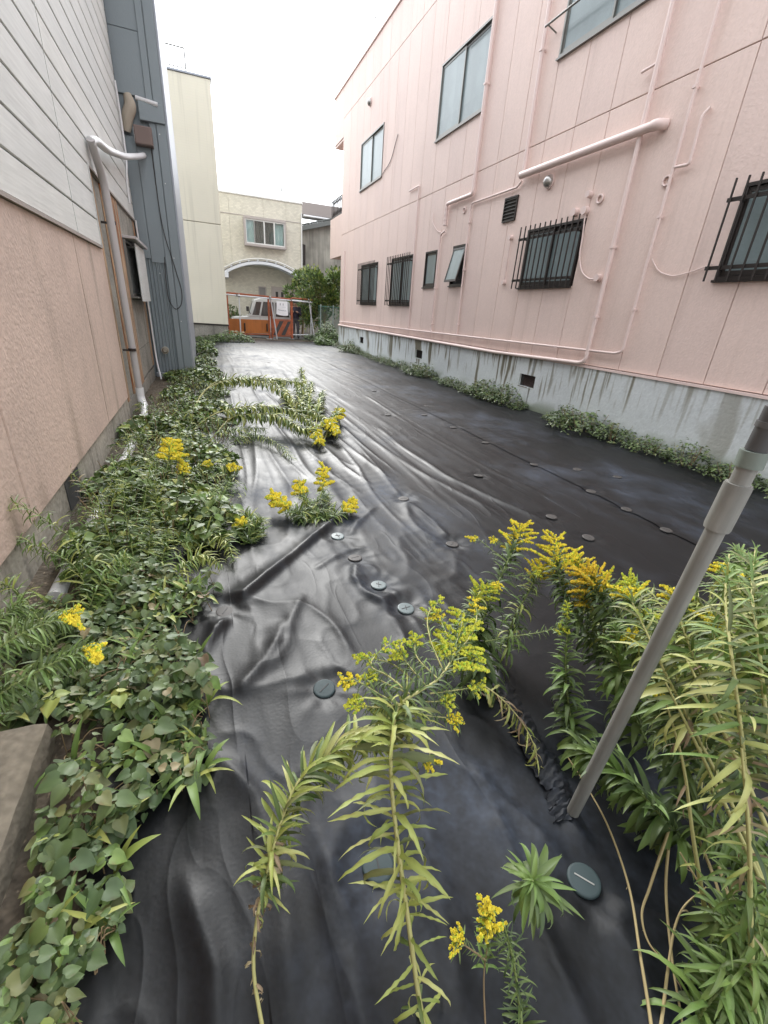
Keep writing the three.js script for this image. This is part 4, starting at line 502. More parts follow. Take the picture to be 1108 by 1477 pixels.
// ---------- the standpipe in the foreground ----------
{
  const M_grey = std([0.33, 0.335, 0.33], 0.5, { map: texture(256, 512, (u, v) => { const a = fbm(u * 6, v * 8, 211, 4, 6, 8), s = fbm(u * 30, v * 6, 212, 3, 30, 6), k = 0.86 + 0.24 * (a - 0.5) + 0.18 * (s - 0.5); return [k, k * 0.99, k * 0.965]; }, true, 4, 1), bumpMap: concreteBump, bumpScale: 0.0004 });
  const t = thing('standpipe', 'grey plastic standpipe with collar and dark cap rising through the black sheet', 'pipe', [0.867, 0, -0.513]); const a = [0, -0.05, 0], at = y => [0.026 * y / 1.1, y, 0.050 * y / 1.1];
  mesh('pipe', tube([at(-0.05), at(0.5), at(0.985)], 0.0170, 28), M_grey, t); mesh('collar', merge([tube([at(0.965), at(0.97), at(1.055), at(1.06)], i => i < 0.2 || i > 0.8 ? 0.0218 : 0.0230, 28)]), M_grey, t); mesh('upper_pipe', tube([at(1.058), at(1.10)], 0.0168, 28), M_grey, t);
  mesh('nut', (() => { const g = new THREE.CylinderGeometry(0.0235, 0.0235, 0.030, 8); g.translate(...at(1.108)); return g; })(), std([0.19, 0.225, 0.20], 0.5), t); mesh('cap', tube([at(1.124), at(1.17), at(1.20)], 0.0175, 24), std([0.07, 0.07, 0.072], 0.5), t); mesh('cap_ring', tube([at(1.165), at(1.175)], 0.0195, 24), std([0.10, 0.10, 0.10], 0.5), t);
}
// ---------- fixing discs ----------
{
  const pr = [[0.0001, 0.0075], [0.034, 0.0072], [0.039, 0.0062], [0.041, 0.0035], [0.041, 0]].map(p => new THREE.Vector2(...p)), disc = new THREE.LatheGeometry(pr.reverse(), 28), slot = merge([bx(-0.024, 0.024, 0.0060, 0.0088, -0.0016, 0.0016)]), r = rng(77);
  const M_disc = std([0.026, 0.046, 0.050], 0.62), M_dgrey = std([0.13, 0.165, 0.17], 0.45), M_dbrown = std([0.05, 0.045, 0.042], 0.6), M_slot = std([0.03, 0.03, 0.03], 0.6), M_slotb = std([0.42, 0.42, 0.40], 0.4, { metalness: 0.5 });
  const LAB = { 0: 'dark green fixing disc on the sheet below the standpipe', 1: 'dark green fixing disc half hidden under the long yellow leaves', 2: 'dark green fixing disc left of the drooping yellow leaved goldenrod', 3: 'pale fixing disc with cross slot beside the goldenrod flowers', 4: 'pale fixing disc beside the long fold in the sheet', 5: 'pale fixing disc between two short folds of the sheet', 25: 'dull fixing disc at the leafy edge of the sheet' };
  DISCS.forEach(([x, z], i) => { const t = thing('fixing_disc', LAB[i] ?? 'small dark fixing disc pinned into the smooth black sheet', 'fixing disc', [x, i === 25 ? 0.008 : 0.012 + (LAB[i] ? 0.003 : 0), z], LAB[i] ? undefined : 'small dark discs pinning the sheet'); t.rotation.set((r() - 0.5) * 0.16, i === 0 ? 2.2 : i === 2 ? 0.6 : r() * 3, (r() - 0.5) * 0.16); const pale = [3, 4, 5].includes(i); mesh('disc', disc, pale ? M_dgrey : i === 25 ? M_dbrown : LAB[i] ? M_disc : M_dbrown, t); mesh('slot', slot, i === 0 ? M_slotb : M_slot, t); if (pale) { const q = mesh('slot', slot, M_slot, t); q.rotation.y = 1.2; q.scale.set(0.6, 1.04, 1); } });
}

// torn edge of the sheet running to the foot of the standpipe
{
  const C = curve([[1.02, 0.035, -1.22], [0.97, 0.045, -1.05], [0.93, 0.045, -0.9], [0.895, 0.05, -0.72], [0.875, 0.045, -0.58], [0.84, 0.03, -0.50]], 70), pos = [], uv = [], idx = [], W = 7;
  C.forEach((p, i) => { const t = i / 70; for (let k = 0; k <= W; k++) { const q = k / W - 0.5, rag = k === 0 || k === W ? 0.018 * (hash(i, k, 401) - 0.5) : 0; pos.push(p.x + q * 0.085 + rag, p.y + 0.016 * (1 - 4 * q * q) - 0.024 + 0.020 * (fbm(t * 26, k * 0.8, 402, 3) - 0.5) + 0.012 * Math.abs(Math.sin(i * 1.3 + k)) * (t > 0.45 ? 1 : 0.2), p.z + q * 0.02 + 0.012 * (hash(i, k, 403) - 0.5)); uv.push(p.x + q * 0.085, p.z); } });
  for (let i = 0; i < 70; i++) for (let k = 0; k < W; k++) { const a = i * (W + 1) + k, b = a + W + 1; idx.push(a, b, a + 1, a + 1, b, b + 1); }
  const g = new THREE.BufferGeometry(); g.setAttribute('position', new THREE.Float32BufferAttribute(pos, 3)); g.setAttribute('uv', new THREE.Float32BufferAttribute(uv, 2)); g.setIndex(idx); g.computeVertexNormals();
  const m = mesh('torn_sheet_strip', g, M_sheet); tag(m, 'crumpled torn strip of black film leading to the foot of the standpipe', 'film strip');
}

// ---------- plants ----------
const leafMat = (c, rough = 0.55, tr = 0.3) => new THREE.MeshPhysicalMaterial({ color: lin(...c), roughness: rough, transmission: tr, thickness: 0, vertexColors: true, side: THREE.DoubleSide });
const TONES = {
  dark: [[0.061, 0.108, 0.026], [0.076, 0.126, 0.032], [0.05, 0.09, 0.024]],
  green: [[0.106, 0.167, 0.038], [0.129, 0.19, 0.046], [0.091, 0.144, 0.036]],
  bright: [[0.164, 0.271, 0.061], [0.193, 0.295, 0.07], [0.139, 0.238, 0.053]],
  yellow: [[0.334, 0.387, 0.088], [0.396, 0.431, 0.114], [0.255, 0.326, 0.07]],
  pale: [[0.414, 0.45, 0.135], [0.342, 0.405, 0.099], [0.468, 0.486, 0.171]],
  vine: [[0.109, 0.172, 0.059], [0.139, 0.198, 0.069], [0.086, 0.142, 0.053]], olive: [[0.148, 0.174, 0.056], [0.185, 0.2, 0.067], [0.118, 0.148, 0.048]],
  dry: [[0.30, 0.22, 0.13], [0.20, 0.14, 0.08], [0.38, 0.32, 0.18]],
};
const TM = Object.fromEntries(Object.entries(TONES).map(([k, v]) => [k, v.map(c => leafMat(c))]));
const M_foliage = leafMat([1, 1, 1]), M_flower = std([1, 1, 1], 0.8, { vertexColors: true }), M_stem = { green: std([0.20, 0.25, 0.08], 0.6), pale: std([0.42, 0.40, 0.16], 0.6), brown: std([0.24, 0.17, 0.09], 0.7), tan: std([0.40, 0.32, 0.16], 0.65) };
// a leaf along +z with its upper side to +y, unit length
function lanceLeaf(w, bend, fold, wave, seed, rows = 7) {
  const pos = [], col = [], idx = []; let y = 0, z = 0, a = 0;
  for (let i = 0; i <= rows; i++) {
    const t = i / rows, hw = w * Math.pow(t + 0.03, 0.45) * Math.pow(1 - t, 0.85) * 1.35 * (1 - wave * 0.75 * hash(i, 1, seed) ** 1.5) + (i < 1 ? 0.004 : 0), hw2 = w * Math.pow(t + 0.03, 0.45) * Math.pow(1 - t, 0.85) * 1.35 * (1 - wave * 0.75 * hash(i, 2, seed) ** 1.5) + (i < 1 ? 0.004 : 0);
    const up = fold + wave * 0.5 * (hash(i, 3, seed) - 0.5), up2 = fold + wave * 0.5 * (hash(i, 4, seed) - 0.5), n = [Math.cos(a), Math.sin(a)], tw = wave * 0.25 * Math.sin(t * 3 + seed);
    pos.push(-hw, y + hw * (up + tw) * n[0], z + hw * up * n[1], 0, y, z, hw2, y + hw2 * (up2 - tw) * n[0], z + hw2 * up2 * n[1]);
    const e = 0.92 + 0.16 * hash(i, 5, seed) - wave * 0.2 * hash(i, 6, seed), br = wave > 0.3 && hash(i, 7, seed) > 0.72 ? [0.9, 0.72, 0.62] : [1, 1, 1]; col.push(e * br[0], e * br[1], e * br[2], 1.18, 1.14, 1.15, e, e, e);
    const s = 1 / rows; a += bend * s * (0.6 + 0.8 * t); y -= Math.sin(a) * s; z += Math.cos(a) * s;
    if (i < rows) { const b = i * 3; idx.push(b, b + 3, b + 1, b + 1, b + 3, b + 4, b + 1, b + 4, b + 2, b + 2, b + 4, b + 5); }
  }
  const g = new THREE.BufferGeometry(); g.setAttribute('position', new THREE.Float32BufferAttribute(pos, 3)); g.setAttribute('color', new THREE.Float32BufferAttribute(col, 3)); g.setIndex(idx); g.computeVertexNormals(); return g;
}
const LANCE = [0, 1, 2, 3, 4].map(i => lanceLeaf(0.115 + 0.02 * (i % 3), 0.6 + 0.4 * i, 0.35 + 0.1 * (i % 2), 0.12, 10 + i)), RAGGED = [0, 1, 2, 3, 4, 5].map(i => lanceLeaf(0.078 + 0.016 * (i % 3), 0.9 + 0.45 * i, 0.3, 0.85, 20 + i, 11)), SMALL = [0, 1, 2].map(i => lanceLeaf(0.13, 0.4 + 0.35 * i, 0.35, 0.05, 40 + i, 3)), CURLED = [0, 1, 2].map(i => lanceLeaf(0.16, 2.4 + 0.7 * i, 0.9, 0.9, 50 + i, 7));
const NARROW = [0, 1, 2, 3, 4].map(i => lanceLeaf(0.075 + 0.014 * (i % 3), 0.5 + 0.45 * i, 0.35, 0.3, 30 + i));
const NARROW2 = [0, 1, 2, 3, 4].map(i => lanceLeaf(0.088 + 0.014 * (i % 3), 0.5 + 0.5 * i, 0.4, 0.45, 36 + i, 8));
function heartLeaf(seed, bend) {
  const rows = [[0, 0.0, -0.10, 0.22], [0.12, 0.10, 0.02, 0.42], [0.34, 0.34, 0.30, 0.47], [0.58, 0.58, 0.55, 0.36], [0.8, 0.8, 0.79, 0.17], [1, 1, 1, 0]], pos = [], col = [], idx = [];
  rows.forEach(([t, zm, ze, hw], i) => { const d = z => -bend * z * z, f = 0.28 + 0.1 * hash(i, 1, seed), q = 1 + 0.14 * (hash(i, 2, seed) - 0.5), e = 0.9 + 0.2 * hash(i, 3, seed), b = hash(i, 8, seed) > 0.85 ? 0.7 : 1; pos.push(-hw * q, hw * f + d(ze), ze, -hw * 0.5, hw * f * 0.65 + d((zm + ze) / 2), (zm + ze) / 2, 0, d(zm), zm, hw * 0.5, hw * f * 0.65 + d((zm + ze) / 2), (zm + ze) / 2, hw * q, hw * f + d(ze), ze); col.push(e, e * b, e * b, e, e, e, 1.12, 1.1, 1.12, e, e, e, e * 1.02, e, e); if (i) for (let k = 0; k < 4; k++) { const a = (i - 1) * 5 + k, c = i * 5 + k; idx.push(a, c, a + 1, a + 1, c, c + 1); } });
  const g = new THREE.BufferGeometry(); g.setAttribute('position', new THREE.Float32BufferAttribute(pos, 3)); g.setAttribute('color', new THREE.Float32BufferAttribute(col, 3)); g.setIndex(idx); g.computeVertexNormals(); return g;
}
const HEART = [0, 1, 2, 3, 4].map(i => heartLeaf(60 + i, 0.08 + 0.1 * i));
const DIAMOND = (() => { const g = new THREE.BufferGeometry(); g.setAttribute('position', new THREE.Float32BufferAttribute([0, 0, 0, -0.27, 0.09, 0.42, 0, -0.02, 0.5, 0.27, 0.09, 0.42, 0, -0.14, 1], 3)); g.setIndex([0, 1, 2, 0, 2, 3, 1, 4, 2, 2, 4, 3]); g.computeVertexNormals(); return g; })();
const FLOWER = new THREE.OctahedronGeometry(1, 0), BUD = (() => { const g = FLOWER.clone(); return g; })();
const UP = new THREE.Vector3(0, 1, 0), _m = new THREE.Matrix4();
function frame(p, d, scale, roll = 0, up = UP) { const z = d.clone().normalize(), y = up.clone().addScaledVector(z, -up.dot(z)); if (y.lengthSq() < 1e-4) y.set(0, 0, -1); y.normalize(); const x = y.clone().cross(z); if (roll) { const c = Math.cos(roll), s = Math.sin(roll), y2 = y.clone().multiplyScalar(c).addScaledVector(x, s); x.crossVectors(y2, z); y.copy(y2); } return new THREE.Matrix4().makeBasis(x.multiplyScalar(scale), y.multiplyScalar(scale), z.multiplyScalar(scale)).setPosition(p); }
class Plant {
  constructor(name, label, category, root, group, detail, seed) { this.t = thing(name, label, category, root, group); this.root = V3(root); this.detail = detail; this.r = rng(seed); this.fol = new Acc(); this.fl = new Acc(); this.stems = []; this.nleaf = 0; }
  leaf(set, tone, p, d, s, roll = 0) { const r = this.r, g = set[(r() * set.length) | 0], k = (r() * 3) | 0, m = frame(p.clone().sub(this.root), d, s, roll); if (this.detail && this.nleaf < 290) { this.nleaf++; const q = new THREE.Mesh(g, TM[tone][k]); q.name = 'leaf'; q.castShadow = q.receiveShadow = true; q.applyMatrix4(m); this.t.add(q); } else { const c = TONES[tone][k], v = 0.85 + 0.3 * r(); this.fol.add(g, m, c.map(x => x * v)); } }
  stem(pts, r0, r1, mat = M_stem.green) { this.stems.push([tube(pts.map(p => p.clone().sub(this.root)), [r0, r1], 6), mat]); }
  flowers(pts, rad, n, tone, o_s) { const r = this.r; for (let i = 0; i < n; i++) { const t = r() ** 0.8, f = t * (pts.length - 1), k = Math.min(pts.length - 2, f | 0), p = pts[k].clone().lerp(pts[k + 1], f - k).sub(this.root), w = rad * (1.15 - 0.75 * t); p.x += (r() - 0.5) * 2 * w; p.z += (r() - 0.5) * 2 * w; p.y += (r() - 0.25) * 1.6 * w; const s = (o_s ?? 1) * (0.0024 + 0.0026 * r()); _m.makeRotationY(r() * 6).setPosition(p); _m.scale(new THREE.Vector3(s, s * 1.35, s)); const v = 0.75 + 0.45 * r(), c = tone === 'lime' ? [0.56, 0.57, 0.06] : tone === 'orange' ? [0.70, 0.50, 0.04] : [0.76, 0.63, 0.05], gr = r() < 0.14 ? [0.55, 0.85, 1] : [1, 1, 1]; this.fl.add(FLOWER, _m, [c[0] * v * gr[0], c[1] * v * gr[1], c[2] * v * gr[2]]); } }
  done() { const by = new Map(); for (const [g, m] of this.stems) { if (!by.has(m)) by.set(m, []); by.get(m).push(g); } for (const [m, a] of by) mesh('stem', merge(a), m, this.t); if (this.fol.i.length) { const f = mesh('foliage', this.fol.geo(), M_foliage, this.t); f.userData.kind = 'stuff'; } if (this.fl.i.length) mesh('flower_head', this.fl.geo(), M_flower, this.t); return this.t; }
}
function along(C, t) { const f = clamp(t) * (C.length - 1), k = Math.min(C.length - 2, f | 0); return [C[k].clone().lerp(C[k + 1], f - k), C[k + 1].clone().sub(C[k]).normalize()]; }
function leavesOn(P, C, L) {                                             // leaves in a spiral up a stem
  const set = L.set ?? LANCE, r = P.r, ls = P.detail && (set === LANCE || set === NARROW2) ? 1.28 : 1; let az = r() * 6.28;
  const n = Math.round(L.n * (L.k ?? 1.7));
  for (let i = 0; i < n; i++) {
    const t = lerp(L.t0, L.t1, (i + r() * 0.6) / n), [p, T] = along(C, t); az += 2.4;
    const N = new THREE.Vector3(1, 0, 0.3).addScaledVector(T, -T.x).cross(T).normalize(), B = T.clone().cross(N), R = N.multiplyScalar(Math.cos(az)).addScaledVector(B, Math.sin(az)), a = (L.ang ?? 1.0) + (r() - 0.5) * 0.5;
    const d = T.clone().multiplyScalar(Math.cos(a)).addScaledVector(R, Math.sin(a)); d.y -= (L.droop ?? 0.1) * (0.6 + 0.8 * r()); d.normalize();
    P.leaf(set, Array.isArray(L.tone) ? L.tone[(r() * L.tone.length) | 0] : L.tone, p, d, ls * lerp(L.l0, L.l1, i / n) * (0.8 + 0.55 * r()), (r() - 0.5) * 0.9);
  }
}
function panicle(P, C, o) {                                              // arching flower branches near the tip
  const r = P.r; let az = r() * 6;
  for (let i = 0; i < o.n; i++) {
    const t = lerp(o.t0, 1, i / o.n), [p, T] = along(C, t), len = o.len * (1 - 0.55 * (i / o.n)) * (0.7 + 0.6 * r()); az += 2.4;
    const R = new THREE.Vector3(Math.cos(az), 0, Math.sin(az)); R.addScaledVector(T, -R.dot(T)).normalize();
    const d0 = T.clone().multiplyScalar(0.8).addScaledVector(R, 0.75).normalize(), q = []; const cp = p.clone(), d = d0.clone(); for (let k = 0; k <= 6; k++) { q.push(cp.clone()); cp.addScaledVector(d, len / 6); d.y -= 0.10; d.addScaledVector(R, 0.06); d.normalize(); }
    P.stem(q, 0.0012, 0.0006); P.flowers(q.slice(1), o.rad ?? 0.0065, Math.round(len * (o.dens ?? 850)), o.tone, (o.rad ?? 0.0065) / 0.0065);
    if (i < o.n * 0.6) for (let k = 0; k < 3; k++) { const [lp, lT] = along(q, 0.1 + 0.25 * k), dd = R.clone().multiplyScalar(0.5).addScaledVector(lT, 0.5); dd.x += r() - 0.5; dd.z += r() - 0.5; P.leaf(SMALL, 'green', lp, dd, 0.016 + 0.012 * r()); }
  }
  const tip = []; for (let k = 0; k <= 4; k++) tip.push(along(C, lerp(o.t0 + 0.3 * (1 - o.t0), 1, k / 4))[0]); P.flowers(tip, (o.rad ?? 0.0065) * 1.1, Math.round(o.len * 600), o.tone, (o.rad ?? 0.0065) / 0.0065);
}
let pseed = 500;
function goldenrod(o) {
  const C = curve(o.pts, 40), root = [o.pts[0][0], Math.max(0, Math.min(o.pts[0][1], 0.02)), o.pts[0][2]], P = new Plant(o.name ?? 'goldenrod', o.label, o.cat ?? 'wildflower', root, o.group, o.detail, pseed++);
  P.stem(C, o.r ?? 0.0042, (o.r ?? 0.0042) * 0.4, M_stem[o.stem ?? 'green']);
  for (const L of o.leaves ?? []) leavesOn(P, C, L);
  if (o.pan) panicle(P, C, o.pan);
  for (const s of o.sides ?? []) { const D = curve(s.pts, 16); P.stem(D, 0.002, 0.001, M_stem[o.stem ?? 'green']); for (const L of s.leaves ?? []) leavesOn(P, D, L); if (s.pan) panicle(P, D, s.pan); }
  return P.done();
}
const pan = (t0, n, len, tone, rad) => ({ t0, n, len, tone, rad }), lf = (t0, t1, n, l0, l1, tone, ang, droop, set) => ({ t0, t1, n, l0, l1, tone, ang, droop, set });
const twig = (pts, tone = 'green', fl = 'gold', n = 14, l = 0.032) => ({ pts, leaves: [lf(0.08, 0.92, n, l, l * 0.65, [tone, 'green'], 1.0, 0.1, NARROW)], pan: pan(0.66, 6, 0.034, fl, 0.0046) });
// the ones in front
goldenrod({ label: 'goldenrod with long ragged yellowing leaves and a green upper stem', detail: 1, r: 0.0055, stem: 'pale', pts: [[0.274,0,-0.227],[0.277,0.05,-0.28],[0.269,0.12,-0.305],[0.259,0.27,-0.366],[0.256,0.38,-0.429],[0.265,0.47,-0.506],[0.284,0.52,-0.557],[0.315,0.55,-0.597],[0.361,0.57,-0.602],[0.409,0.58,-0.612],[0.464,0.59,-0.65],[0.506,0.6,-0.699],[0.57,0.6,-0.778]],
  leaves: [lf(0.04, 0.3, 18, 0.065, 0.085, ['yellow', 'pale', 'green'], 1.3, 0.12, RAGGED), lf(0.26, 0.56, 50, 0.09, 0.13, ['yellow', 'pale', 'yellow', 'olive'], 1.25, 0.0, RAGGED), lf(0.5, 0.62, 26, 0.09, 0.06, ['green', 'yellow', 'yellow'], 1.15, 0.05, RAGGED), lf(0.6, 0.95, 56, 0.05, 0.03, ['green', 'dark'], 1.0, 0.05, NARROW)], pan: pan(0.78, 18, 0.11, 'lime', 0.0054),
  sides: [twig([[0.315,0.55,-0.597],[0.277,0.56,-0.632],[0.247,0.57,-0.661],[0.208,0.57,-0.687]], 'green', 'gold', 26), twig([[0.341,0.56,-0.612],[0.308,0.58,-0.653],[0.277,0.59,-0.684],[0.334,0.6,-0.724],[0.388,0.6,-0.718]], 'bright', 'lime', 30), twig([[0.385,0.56,-0.598],[0.454,0.55,-0.597],[0.537,0.53,-0.606]], 'green', 'lime', 24, 0.03), twig([[0.368,0.5,-0.601],[0.407,0.49,-0.59],[0.462,0.48,-0.578]], 'dark', 'gold', 18), twig([[0.297,0.5,-0.569],[0.338,0.47,-0.529],[0.355,0.46,-0.518]], 'green', 'gold', 8), twig([[0.431,0.58,-0.626],[0.433,0.61,-0.708],[0.464,0.62,-0.781],[0.526,0.63,-0.82]], 'bright', 'lime', 24), twig([[0.464,0.59,-0.65],[0.544,0.6,-0.701],[0.602,0.6,-0.769],[0.622,0.61,-0.822]], 'bright', 'gold', 20), twig([[0.368,0.56,-0.634],[0.332,0.56,-0.711],[0.257,0.56,-0.745]], 'green', 'lime', 26), twig([[0.381,0.57,-0.61],[0.364,0.58,-0.668],[0.359,0.58,-0.716]], 'green', 'lime', 26), twig([[0.408,0.58,-0.616],[0.388,0.59,-0.684],[0.412,0.6,-0.739]], 'bright', 'lime', 26), twig([[0.436,0.58,-0.636],[0.497,0.57,-0.639],[0.544,0.57,-0.66]], 'green', 'lime', 24), twig([[0.331,0.55,-0.605],[0.385,0.54,-0.594],[0.444,0.53,-0.589]], 'dark', 'lime', 24), twig([[0.479,0.59,-0.669],[0.49,0.6,-0.743],[0.494,0.61,-0.801]], 'bright', 'gold', 20), twig([[0.321,0.55,-0.599],[0.261,0.55,-0.608],[0.218,0.55,-0.64]], 'green', 'lime', 22), twig([[0.348,0.56,-0.604],[0.299,0.57,-0.645],[0.27,0.57,-0.681]], 'dark', 'lime', 24)] });
goldenrod({ label: 'goldenrod bent over sideways with a dense brush of yellow green leaves', detail: 1, r: 0.0045, stem: 'pale', pts: [[-0.008,0,-0.328],[-0.017,0.04,-0.387],[-0.023,0.1,-0.446],[-0.009,0.18,-0.487],[0.019,0.26,-0.524],[0.054,0.32,-0.572],[0.105,0.37,-0.622],[0.185,0.39,-0.649],[0.276,0.39,-0.671],[0.357,0.38,-0.701]], leaves: [lf(0.34, 0.52, 16, 0.035, 0.045, ['dry', 'pale', 'dry'], 1.2, 0.2, CURLED), lf(0.4, 0.99, 140, 0.052, 0.076, ['yellow', 'olive', 'pale', 'yellow', 'green'], 0.85, 0.4, NARROW2), lf(0.15, 0.34, 5, 0.03, 0.03, 'dry', 1.3, 0.3, CURLED)] });
goldenrod({ label: 'tall dark leaved goldenrod with branching golden plumes behind the bent one', detail: 1, r: 0.0048, pts: [[0.882,0.02,-0.968],[0.855,0.12,-1.018],[0.855,0.22,-1.057],[0.913,0.33,-1.108],[1.018,0.44,-1.18],[1.104,0.5,-1.249],[1.159,0.54,-1.303]], leaves: [lf(0.08, 0.4, 36, 0.10, 0.085, ['green', 'dark', 'dark'], 1.3, 0.35), lf(0.3, 0.9, 90, 0.075, 0.032, ['green', 'dark'], 1.05, 0.1)], pan: pan(0.74, 20, 0.10, 'gold', 0.0056), sides: [twig([[1.048,0.44,-1.199],[1.008,0.46,-1.258],[0.978,0.48,-1.33],[0.932,0.49,-1.334]], 'green', 'gold', 18), twig([[1.088,0.46,-1.238],[1.057,0.48,-1.286],[1.024,0.49,-1.3]], 'green', 'gold', 12), twig([[0.993,0.41,-1.158],[1.076,0.42,-1.12],[1.121,0.44,-1.101]], 'bright', 'lime', 22), twig([[0.942,0.38,-1.12],[0.961,0.4,-1.132],[0.909,0.42,-1.078]], 'green', 'gold', 8)] });
goldenrod({ name: 'withered_shoot', label: 'withered shoot with drooping yellow and brown leaves over the sheet fold', cat: 'withered plant', detail: 1, r: 0.003, stem: 'pale', pts: [[0.781,0.16,-0.911],[0.819,0.15,-0.847],[0.852,0.12,-0.775],[0.86,0.09,-0.703],[0.846,0.05,-0.639]], leaves: [lf(0.1, 0.95, 24, 0.075, 0.06, ['pale', 'yellow', 'dry'], 1.2, 0.7, RAGGED)] });
goldenrod({ label: 'upright goldenrod with a pale green budding tip behind the standpipe', detail: 1, r: 0.004, pts: [[1.023,0.02,-0.628],[1.006,0.13,-0.704],[1.026,0.25,-0.793],[1.061,0.36,-0.863],[1.093,0.43,-0.926]], leaves: [lf(0.02, 0.5, 60, 0.07, 0.06, ['green', 'bright', 'dark'], 1.15, 0.3), lf(0.45, 0.97, 50, 0.05, 0.018, ['bright', 'green'], 0.9, 0.1)], pan: pan(0.84, 10, 0.025, 'lime', 0.004), sides: [twig([[0.838,0.26,-0.994],[0.916,0.3,-0.95],[0.998,0.33,-0.912],[1.043,0.36,-0.884],[1.067,0.362,-0.867]], 'bright', 'lime', 36, 0.032)] });
goldenrod({ label: 'goldenrod with a broad golden plume above dark leaves', detail: 1, pts: [[1.423,0.05,-0.826],[1.295,0.2,-0.912],[1.183,0.36,-0.991],[1.176,0.45,-1.07],[1.26,0.52,-1.204]], leaves: [lf(0.15, 0.88, 100, 0.065, 0.036, ['dark', 'green'], 1.0, 0.1)], pan: pan(0.72, 24, 0.115, 'gold', 0.0058) });
goldenrod({ label: 'goldenrod with a drooping orange yellow plume', detail: 1, pts: [[1.535,0.04,-0.73],[1.402,0.22,-0.837],[1.267,0.38,-0.897],[1.237,0.45,-0.958],[1.24,0.48,-1.005]], leaves: [lf(0.15, 0.85, 80, 0.065, 0.04, ['dark', 'green'], 1.0, 0.15)], pan: pan(0.62, 26, 0.12, 'orange', 0.0058) });
[[[[1.017,0.04,-1.055],[1.048,0.2,-1.11],[1.121,0.34,-1.131],[1.189,0.42,-1.169]], 'gold'], [[[1.464,0.05,-0.951],[1.35,0.24,-1.017],[1.31,0.38,-1.069],[1.336,0.46,-1.147]], 'gold'], [[[1.571,0.06,-0.827],[1.397,0.28,-0.887],[1.322,0.4,-0.941],[1.309,0.45,-0.986]], 'gold'], [[[1.649,0.06,-0.765],[1.471,0.3,-0.82],[1.391,0.42,-0.871],[1.356,0.47,-0.918]], 'lime'], [[[0.799,0.08,-1.077],[0.806,0.2,-1.095],[0.834,0.32,-1.1],[0.896,0.4,-1.126]], 'lime'], [[[1.429,0.04,-0.78],[1.331,0.2,-0.862],[1.28,0.32,-0.932],[1.237,0.4,-1.01]], 'orange']].forEach(([pts, fl]) => goldenrod({ label: 'goldenrod with fine leaves and a small plume in the clump behind the standpipe', group: 'goldenrods in the clump behind the standpipe', detail: 1, pts, leaves: [lf(0.1, 0.9, 70, 0.075, 0.04, ['green', 'dark', 'bright', 'yellow'], 1.05, 0.2, NARROW2)], pan: pan(0.76, 14, 0.09, fl, 0.0054) }));
goldenrod({ label: 'goldenrod with broad bright green leaves beside the standpipe', detail: 1, pts: [[1.277,0.02,-0.585],[1.215,0.17,-0.674],[1.188,0.3,-0.739],[1.208,0.4,-0.808]], leaves: [lf(0.05, 0.7, 44, 0.09, 0.08, ['bright', 'green'], 1.0, 0.2), lf(0.7, 1, 20, 0.06, 0.03, ['bright'], 0.7, 0)] });
goldenrod({ label: 'goldenrod with small yellow heads leaning behind the standpipe', detail: 1, pts: [[1.537,0.05,-0.637],[1.354,0.25,-0.693],[1.27,0.34,-0.737],[1.239,0.38,-0.78]], leaves: [lf(0.1, 0.85, 60, 0.075, 0.04, ['green', 'yellow'], 1.0, 0.2)], pan: pan(0.72, 10, 0.06, 'gold', 0.0055) });
goldenrod({ label: 'goldenrod shoot hanging low with layered mid green leaves below the standpipe', detail: 1, r: 0.004, pts: [[1.117,0.03,-0.326],[1.049,0.1,-0.372],[0.987,0.17,-0.443],[0.935,0.21,-0.504],[0.891,0.22,-0.57]], leaves: [lf(0.08, 0.98, 100, 0.085, 0.055, ['green', 'dark', 'bright'], 0.8, 0.3)] });
goldenrod({ label: 'dense dark green goldenrod shoot standing right of the standpipe', detail: 1, pts: [[1.199,0.04,-0.358],[1.136,0.2,-0.435],[1.091,0.33,-0.491],[1.071,0.41,-0.532]], leaves: [lf(0.05, 0.98, 90, 0.075, 0.045, ['dark', 'green'], 0.9, 0.25)], pan: pan(0.9, 4, 0.03, 'gold') });
goldenrod({ label: 'goldenrod shoot topped by a star of bright green leaves', detail: 1, pts: [[0.641,0.01,-0.377],[0.59,0.12,-0.355],[0.535,0.24,-0.332],[0.494,0.33,-0.314]], leaves: [lf(0.25, 0.7, 10, 0.05, 0.06, ['dark', 'green'], 1.2, 0.1), lf(0.78, 0.97, 15, 0.060, 0.054, ['bright', 'green'], 1.35, 0), lf(0.95, 1, 6, 0.036, 0.02, ['bright'], 0.9, -0.1)] });
goldenrod({ name: 'goldenrod_shoot', label: 'feathery dark green shoot below the star of bright leaves', detail: 1, pts: [[0.453,0,-0.18],[0.466,0.03,-0.216],[0.473,0.07,-0.25],[0.464,0.15,-0.284],[0.451,0.21,-0.308]], leaves: [lf(0.02, 0.98, 70, 0.045, 0.032, ['dark', 'green'], 1.0, 0.1, NARROW)] });
goldenrod({ label: 'slender goldenrod twig with two small yellow spikes', detail: 1, r: 0.0022, stem: 'brown', pts: [[0.378,0,-0.198],[0.397,0.03,-0.241],[0.408,0.1,-0.284],[0.419,0.19,-0.311],[0.415,0.27,-0.335]], leaves: [lf(0.55, 0.95, 24, 0.026, 0.016, ['bright', 'green'], 0.8, 0)], pan: pan(0.72, 14, 0.036, 'gold', 0.0065), sides: [twig([[0.411,0.14,-0.295],[0.386,0.16,-0.312],[0.358,0.17,-0.336]], 'green', 'gold', 12, 0.02)] });
